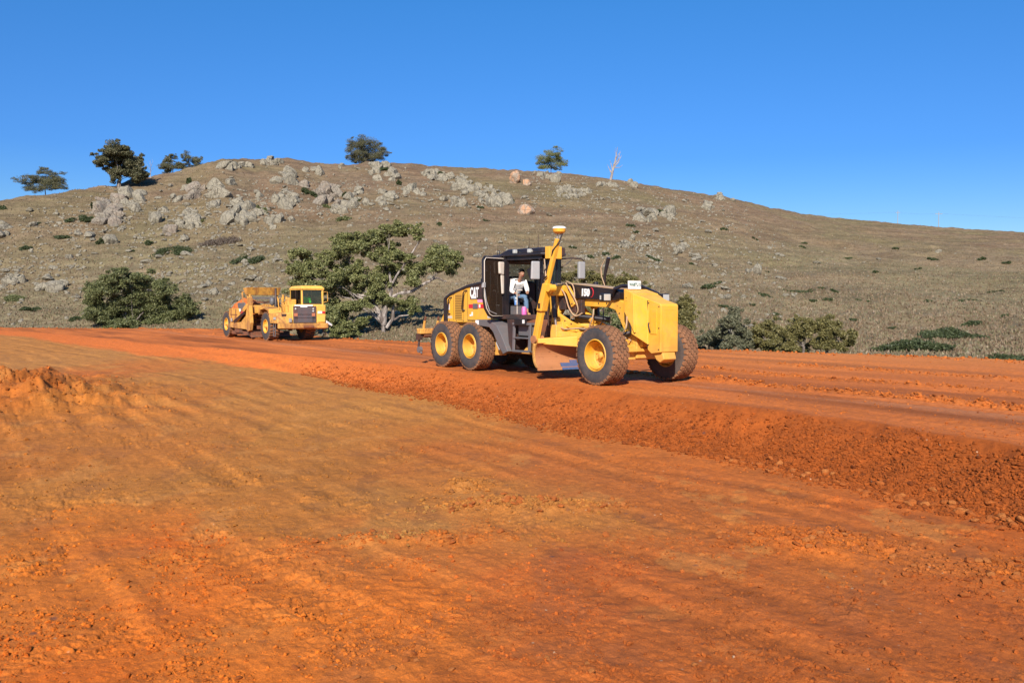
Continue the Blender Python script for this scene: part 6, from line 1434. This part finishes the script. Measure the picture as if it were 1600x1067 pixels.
# cab
cf = MB()
cab = [(0, .14), (1.58, .14), (1.62, 1.30), (0, 1.34)]
for (x, y) in ((.03, .17), (1.55, .17), (1.58, 1.27), (.03, 1.30)): cf.bar((x, y, 1.84), (x, y, 2.68), .09, .09)
cf.box(0, 1.62, .12, 1.34, 1.80, 1.84).box(1.50, 1.62, .12, 1.34, 1.84, 1.90).box(0, 1.62, .12, .16, 1.84, 1.90).box(0, 1.62, 1.30, 1.34, 1.84, 1.90).prism_z([(-.02, .10), (1.64, .10), (1.66, 1.34), (-.02, 1.38)], 2.64, 2.70)
cf.build('cab_frame', M[YC], S, bevel=.012)
MB().hexa([(-.06, .06, 2.70), (1.68, .06, 2.70), (1.70, 1.38, 2.70), (-.06, 1.40, 2.70)], [(.08, .20, 2.86), (1.52, .20, 2.86), (1.54, 1.26, 2.86), (.08, 1.26, 2.86)]).build('cab_roof', M[YC], S, bevel=.03)
MB().box(1.575, 1.59, .22, 1.22, 1.90, 2.64).build('windscreen', M['glass'], S)
MB().tube([(1.60, .22, 1.92), (1.60, 1.22, 1.92), (1.60, 1.24, 2.62), (1.60, .20, 2.62), (1.60, .22, 1.92)], .028, 6).build('windscreen_seal', M['blackdust'], S)
MB().box(.08, 1.50, .125, .14, 1.90, 2.64).build('side_window', M['glass_shaded'], S); MB().box(.78, .82, .118, .125, 1.90, 2.64).build('window_bar', M['blackdust'], S)
MB().box(.06, .08, .2, 1.27, 1.9, 2.64).build('cab_back', M['blackdust'], S); MB().box(.1, 1.5, 1.29, 1.31, 1.9, 2.64).build('left_window', M['glass_shaded'], S)
MB().box(.55, 1.0, .34, .82, 1.84, 1.86).box(.3, .42, .3, .8, 1.95, 2.45).build('driver_seat', M['seat'], S, bevel=.03)
cpt = Vector((1.36, .62, 1.98)); ring = [cpt + Vector((math.sin(a) * .10, math.cos(a) * .19, math.sin(a) * .15)) for a in [2 * math.pi * k / 20 for k in range(21)]]
MB().tube(ring, .014, 6, cap=False).tube([(1.36, .62, 1.98), (1.45, .62, 1.85)], .03, 6).build('steering_wheel', M['black'], S)
MB().box(1.44, 1.56, .25, 1.2, 1.84, 1.91).build('dashboard', M['black'], S, bevel=.01)
# right fender and deck (towards the photographer)
MB().hexa([(.55, -1.22, .92), (1.75, -1.22, .92), (1.75, -.42, .92), (.55, -.42, .92)], [(.45, -1.20, 1.42), (1.55, -1.18, 1.42), (1.60, -.42, 1.50), (.45, -.42, 1.50)]).build('right_fender', M[YO], S, bevel=.02)
rf_ = [o for o in S.children if o.name.startswith('right_fender')][0]
MB().prism_y([(-1.1, 1.35), (-1.05, 1.72), (-.3, 1.78), (.5, 1.66), (.62, 1.42), (.45, 1.42), (.3, 1.56), (-.2, 1.66), (-.8, 1.60), (-.95, 1.35)], -1.22, -.55).build('wheel_arch', M[YO], S, bevel=.015)
MB().box(1.20, 1.52, -1.235, -1.20, 1.10, 1.24).build('side_light', M['greyl'], rf_, bevel=.01); MB().box(1.25, 1.38, -1.25, -1.235, 1.12, 1.22).build('lens', M['lamp'], rf_)
MB().box(1.72, 1.80, -.62, -.48, .98, 1.18).build('corner_lamp', M['greyl'], rf_, bevel=.01); MB().box(1.60, 1.66, -.95, -.72, 1.28, 1.40).build('vent', M['blackdust'], rf_)
MB().tube([(.95, -.62, 1.42), (.92, -.62, 2.02), (1.35, -.62, 2.02), (1.40, -.62, 1.48)], .022, 6).tube([(.55, -.70, 1.6), (.52, -.70, 2.2), (.7, -.60, 2.25), (.72, -.5, 1.6)], .022, 6).build('deck_rail', M[YO], S, smooth=True)
MB().box(.10, .50, -.40, .02, 1.5, 2.05).box(.6, 1.0, -.38, .08, 1.86, 2.16).build('air_cleaner', M[YO], S, bevel=.03)
MB().lathe_z([(1.7, .085), (2.15, .085), (2.2, .055), (2.75, .055), (2.75, 0)], 14, (-.35, -.52, 0)).build('exhaust_stack', M['blackdust'], S, smooth=True)
MB().add([(-.62 + p[0] * .16, -.62 + p[1] * .14, 2.05 + p[2] * .24) for p in ico(2)[0]], [tuple(q) for q in ico(2)[1]]).build('air_bowl', M['grey'], S, smooth=True)
stp = MB()
for x in (1.20, 1.45): stp.bar((x, 1.44, .90), (x - .12, 1.52, .22), .03, .03)
for z in (.30, .55): stp.bar((1.08 + z * .15, 1.51, z), (1.36 + z * .15, 1.51, z), .05, .03)
stp.build('access_steps', M['blackdust'], S)
stp = MB()
for x in (1.15, 1.42): stp.bar((x, -1.20, .90), (x, -1.22, .25), .03, .03)
for z in (.28, .55): stp.bar((1.15, -1.22, z), (1.42, -1.22, z), .05, .03)
stp.build('access_steps', M['grey'], S)
MB().hexa([(1.55, 1.46, .95), (1.65, 1.46, .90), (1.55, 1.82, .74), (1.45, 1.82, .78)], [(1.55, 1.46, 1.08), (1.65, 1.46, 1.04), (1.55, 1.82, .84), (1.45, 1.82, .88)]).build('side_lamp', M['white'], S, bevel=.01)
MB().tube([(1.62, 1.32, 2.55), (1.70, 1.50, 2.55), (1.70, 1.52, 2.05), (1.62, 1.34, 2.0)], .018, 6).build('mirror_bracket', M[YO], S)
# gooseneck and draft arms
MB().prism_y([(-3.35, 1.38), (-3.35, 1.85), (-2.8, 1.92), (-.5, 1.86), (-.35, 1.40), (-.9, 1.30), (-2.3, 1.42)], -.34, .34).build('gooseneck', M[YO], S, bevel=.02)
MB().box(-3.0, -2.6, -1.22, 1.22, 1.40, 1.86).build('cross_tube', M[YO], S, bevel=.05)
MB().box(-1.3, -.6, -.3, .3, .6, 1.5).tube([(-1.6, -.7, .75), (-.4, -.45, .85)], .10, 10).tube([(-1.9, -.5, 1.05), (-.5, -.55, 1.15)], .06, 8).build('hitch', M['rustdark'], S)
for s in (-1, 1):
    y0, y1 = (s * 1.24, s * 1.06)
    MB().prism_y([(-5.95, .58), (-5.95, .82), (-3.9, .92), (-3.05, 1.28), (-2.85, 1.86), (-2.45, 1.86), (-2.30, .90), (-2.48, .48), (-2.72, .40), (-3.0, .52)], y0, y1).build('draft_arm', M[YO], S, bevel=.015)
    MB().prism_y([(-6.05, .80), (-6.15, 1.68), (-4.55, 1.68), (-4.2, 1.48), (-3.05, 1.95), (-3.0, 1.70), (-4.9, .82)], s * 1.20, s * 1.10).build('bowl_side', M[YO], S, bevel=.012)
    MB().bar((-5.1, s * 1.225, .86), (-3.3, s * 1.225, 1.40), .05, .07).bar((-5.3, s * 1.235, .92), (-3.3, s * 1.235, 1.50), .02, .05).build('side_rib', M['blackdust'], S)
    MB().tube([(-3.35, s * .95, 1.5), (-3.15, s * .95, 2.45)], .07, 10).tube([(-2.75, s * 1.0, 1.8), (-2.8, s * 1.0, 2.35)], .05, 10).build('bowl_cylinder', M[YO], S, smooth=True)
    MB().box(-3.0, -2.55, s * 1.14, s * 1.0, 1.86, 2.28).build('lift_bracket', M[YO], S, bevel=.02)
    MB().prism_y([(-4.75, 1.62), (-4.9, 1.98), (-3.7, 2.0), (-3.55, 1.72), (-4.2, 1.42)], s * 1.10, s * 1.04).build('apron_arm', M['grey'], S, bevel=.01)
MB().box(-5.62, -5.38, -1.27, -1.24, .92, 1.12).build('rear_side_light', M['greyl'], S, bevel=.01); MB().box(-5.46, -5.38, -1.285, -1.27, .94, 1.10).build('rear_side_lens', M['lamp'], S)
MB().box(-4.1, -3.9, -1.262, -1.24, 1.5, 1.66).build('white_decal', M['white'], S); MB().box(-3.95, -3.55, -1.21, -1.20, 1.36, 1.5).build('red_decal', M['red'], S)
MB().box(-6.0, -2.6, -1.10, 1.10, .20, .40).prism_y([(-2.9, .42), (-2.4, .10), (-2.55, .06), (-3.2, .30)], -1.1, 1.1).box(-5.2, -4.0, -1.18, -1.05, .30, .52).build('bowl_floor', M['rustdark'], S, bevel=.01)
MB().prism_y([(-6.15, .4), (-6.35, 1.75), (-6.15, 1.75), (-5.95, .4)], -1.08, 1.08).build('ejector', M['rustdark'], S)
MB().box(-7.9, -5.9, -.35, .35, .65, 1.15).box(-6.75, -6.45, -.75, .75, .62, .88).build('rear_frame', M[YO], S, bevel=.02)
for zz in (1.95, 2.02): MB().tube([(-3.0, -.25, zz), (-1.8, -.28, zz + .06), (-.6, -.3, zz - .02), (-.2, -.25, 1.7)], .022, 6).build('hydraulic_hose', M['black'], S, smooth=True)
MB().tube([(-1.0, -.62, .75), (-1.35, -.8, 1.15), (-1.2, -.85, 1.5)], .05, 8).tube([(-1.5, -.4, .95), (-1.3, -.75, .8), (-.8, -.8, .72)], .04, 8).build('hitch_hose', M['greyl'], S, smooth=True)
MB().box(-2.3, -1.5, -.5, .5, .5, .62).box(-2.0, -1.75, -1.0, -.3, .55, .75).build('hitch_plate', M['rustdark'], S, bevel=.02)
MB().box(-5.9, -4.6, -1.215, -1.20, 1.30, 1.34).box(-5.7, -5.64, -1.215, -1.20, .95, 1.66).box(-4.9, -4.84, -1.215, -1.20, 1.0, 1.62).build('side_stiffener', M['rustdark'], S)
# elevator / overflow guard above the bowl
el = MB().hexa([(-4.05, -.92, 2.46), (-3.75, -.92, 2.42), (-3.75, .92, 2.42), (-4.05, .92, 2.46)], [(-4.25, -.98, 2.82), (-3.55, -.98, 2.86), (-3.55, .98, 2.86), (-4.25, .98, 2.82)]); el.build('elevator_hood', M[YO], S, bevel=.02)
MB().prism_y([(-4.15, 2.8), (-4.0, 2.4), (-3.45, 1.05), (-3.2, .5), (-3.1, .56), (-3.3, 1.1), (-3.85, 2.42), (-3.95, 2.8)], -.88, -.80).prism_y([(-4.15, 2.8), (-4.0, 2.4), (-3.45, 1.05), (-3.2, .5), (-3.1, .56), (-3.3, 1.1), (-3.85, 2.42), (-3.95, 2.8)], .80, .88).build('elevator_frame', M[YO], S, bevel=.01)
for k in range(8):
    t_ = k / 8; x = -3.95 + t_ * .82; z = 2.5 - t_ * 1.95
    MB().box(x - .03, x + .10, -.78, .78, z - .04, z + .06).build('elevator_flight', M['steel' if k == 1 else 'rustdark'], S)
MB().bar((-4.35, -1.0, 2.55), (-4.12, -1.02, 1.95), .07, .10).bar((-4.35, 1.0, 2.55), (-4.12, 1.02, 1.95), .07, .10).bar((-4.4, -1.0, 2.6), (-4.4, 1.0, 2.6), .06, .06).build('guard_frame', M[YO], S, bevel=.01)
v, f = ico(4); vv = []
for p in v:
    q = Vector(p); d = 1 + .12 * mnoise.noise(q * 2.2) + .07 * mnoise.noise(q * 6) + .04 * mnoise.noise(q * 14); vv.append((-5.62 + p[0] * 1.12 * d, -.28 + p[1] * .86 * d, 1.42 + max(p[2], -.3) * .80 * d))
o = mesh_obj('soil_load', vv, [tuple(q) for q in f], M['clod'], None); o.location = (0, 0, 0)
c = o.data.color_attributes.new('soil', 'FLOAT_COLOR', 'POINT'); cl = np.concatenate([lin((204, 118, 66)) * np.array([.8, .75, .6]), [1]]); c.data.foreach_set('color', np.tile(cl, len(vv)).astype(np.float32))
bpy.context.view_layer.update(); o.location = S.location; o.rotation_euler = S.rotation_euler;  tag(o, 'heap of red soil loaded in the scraper\'s bowl', 'soil heap')
seated_person('person in a bright green top behind the scraper\'s windscreen', S.matrix_world @ Vector((.86, .58, 1.76)), rz_s, .95, 'hivis', 'navy', 'black', lean=.26, hands=((.40, -.15, .20), (.40, .15, .20)))
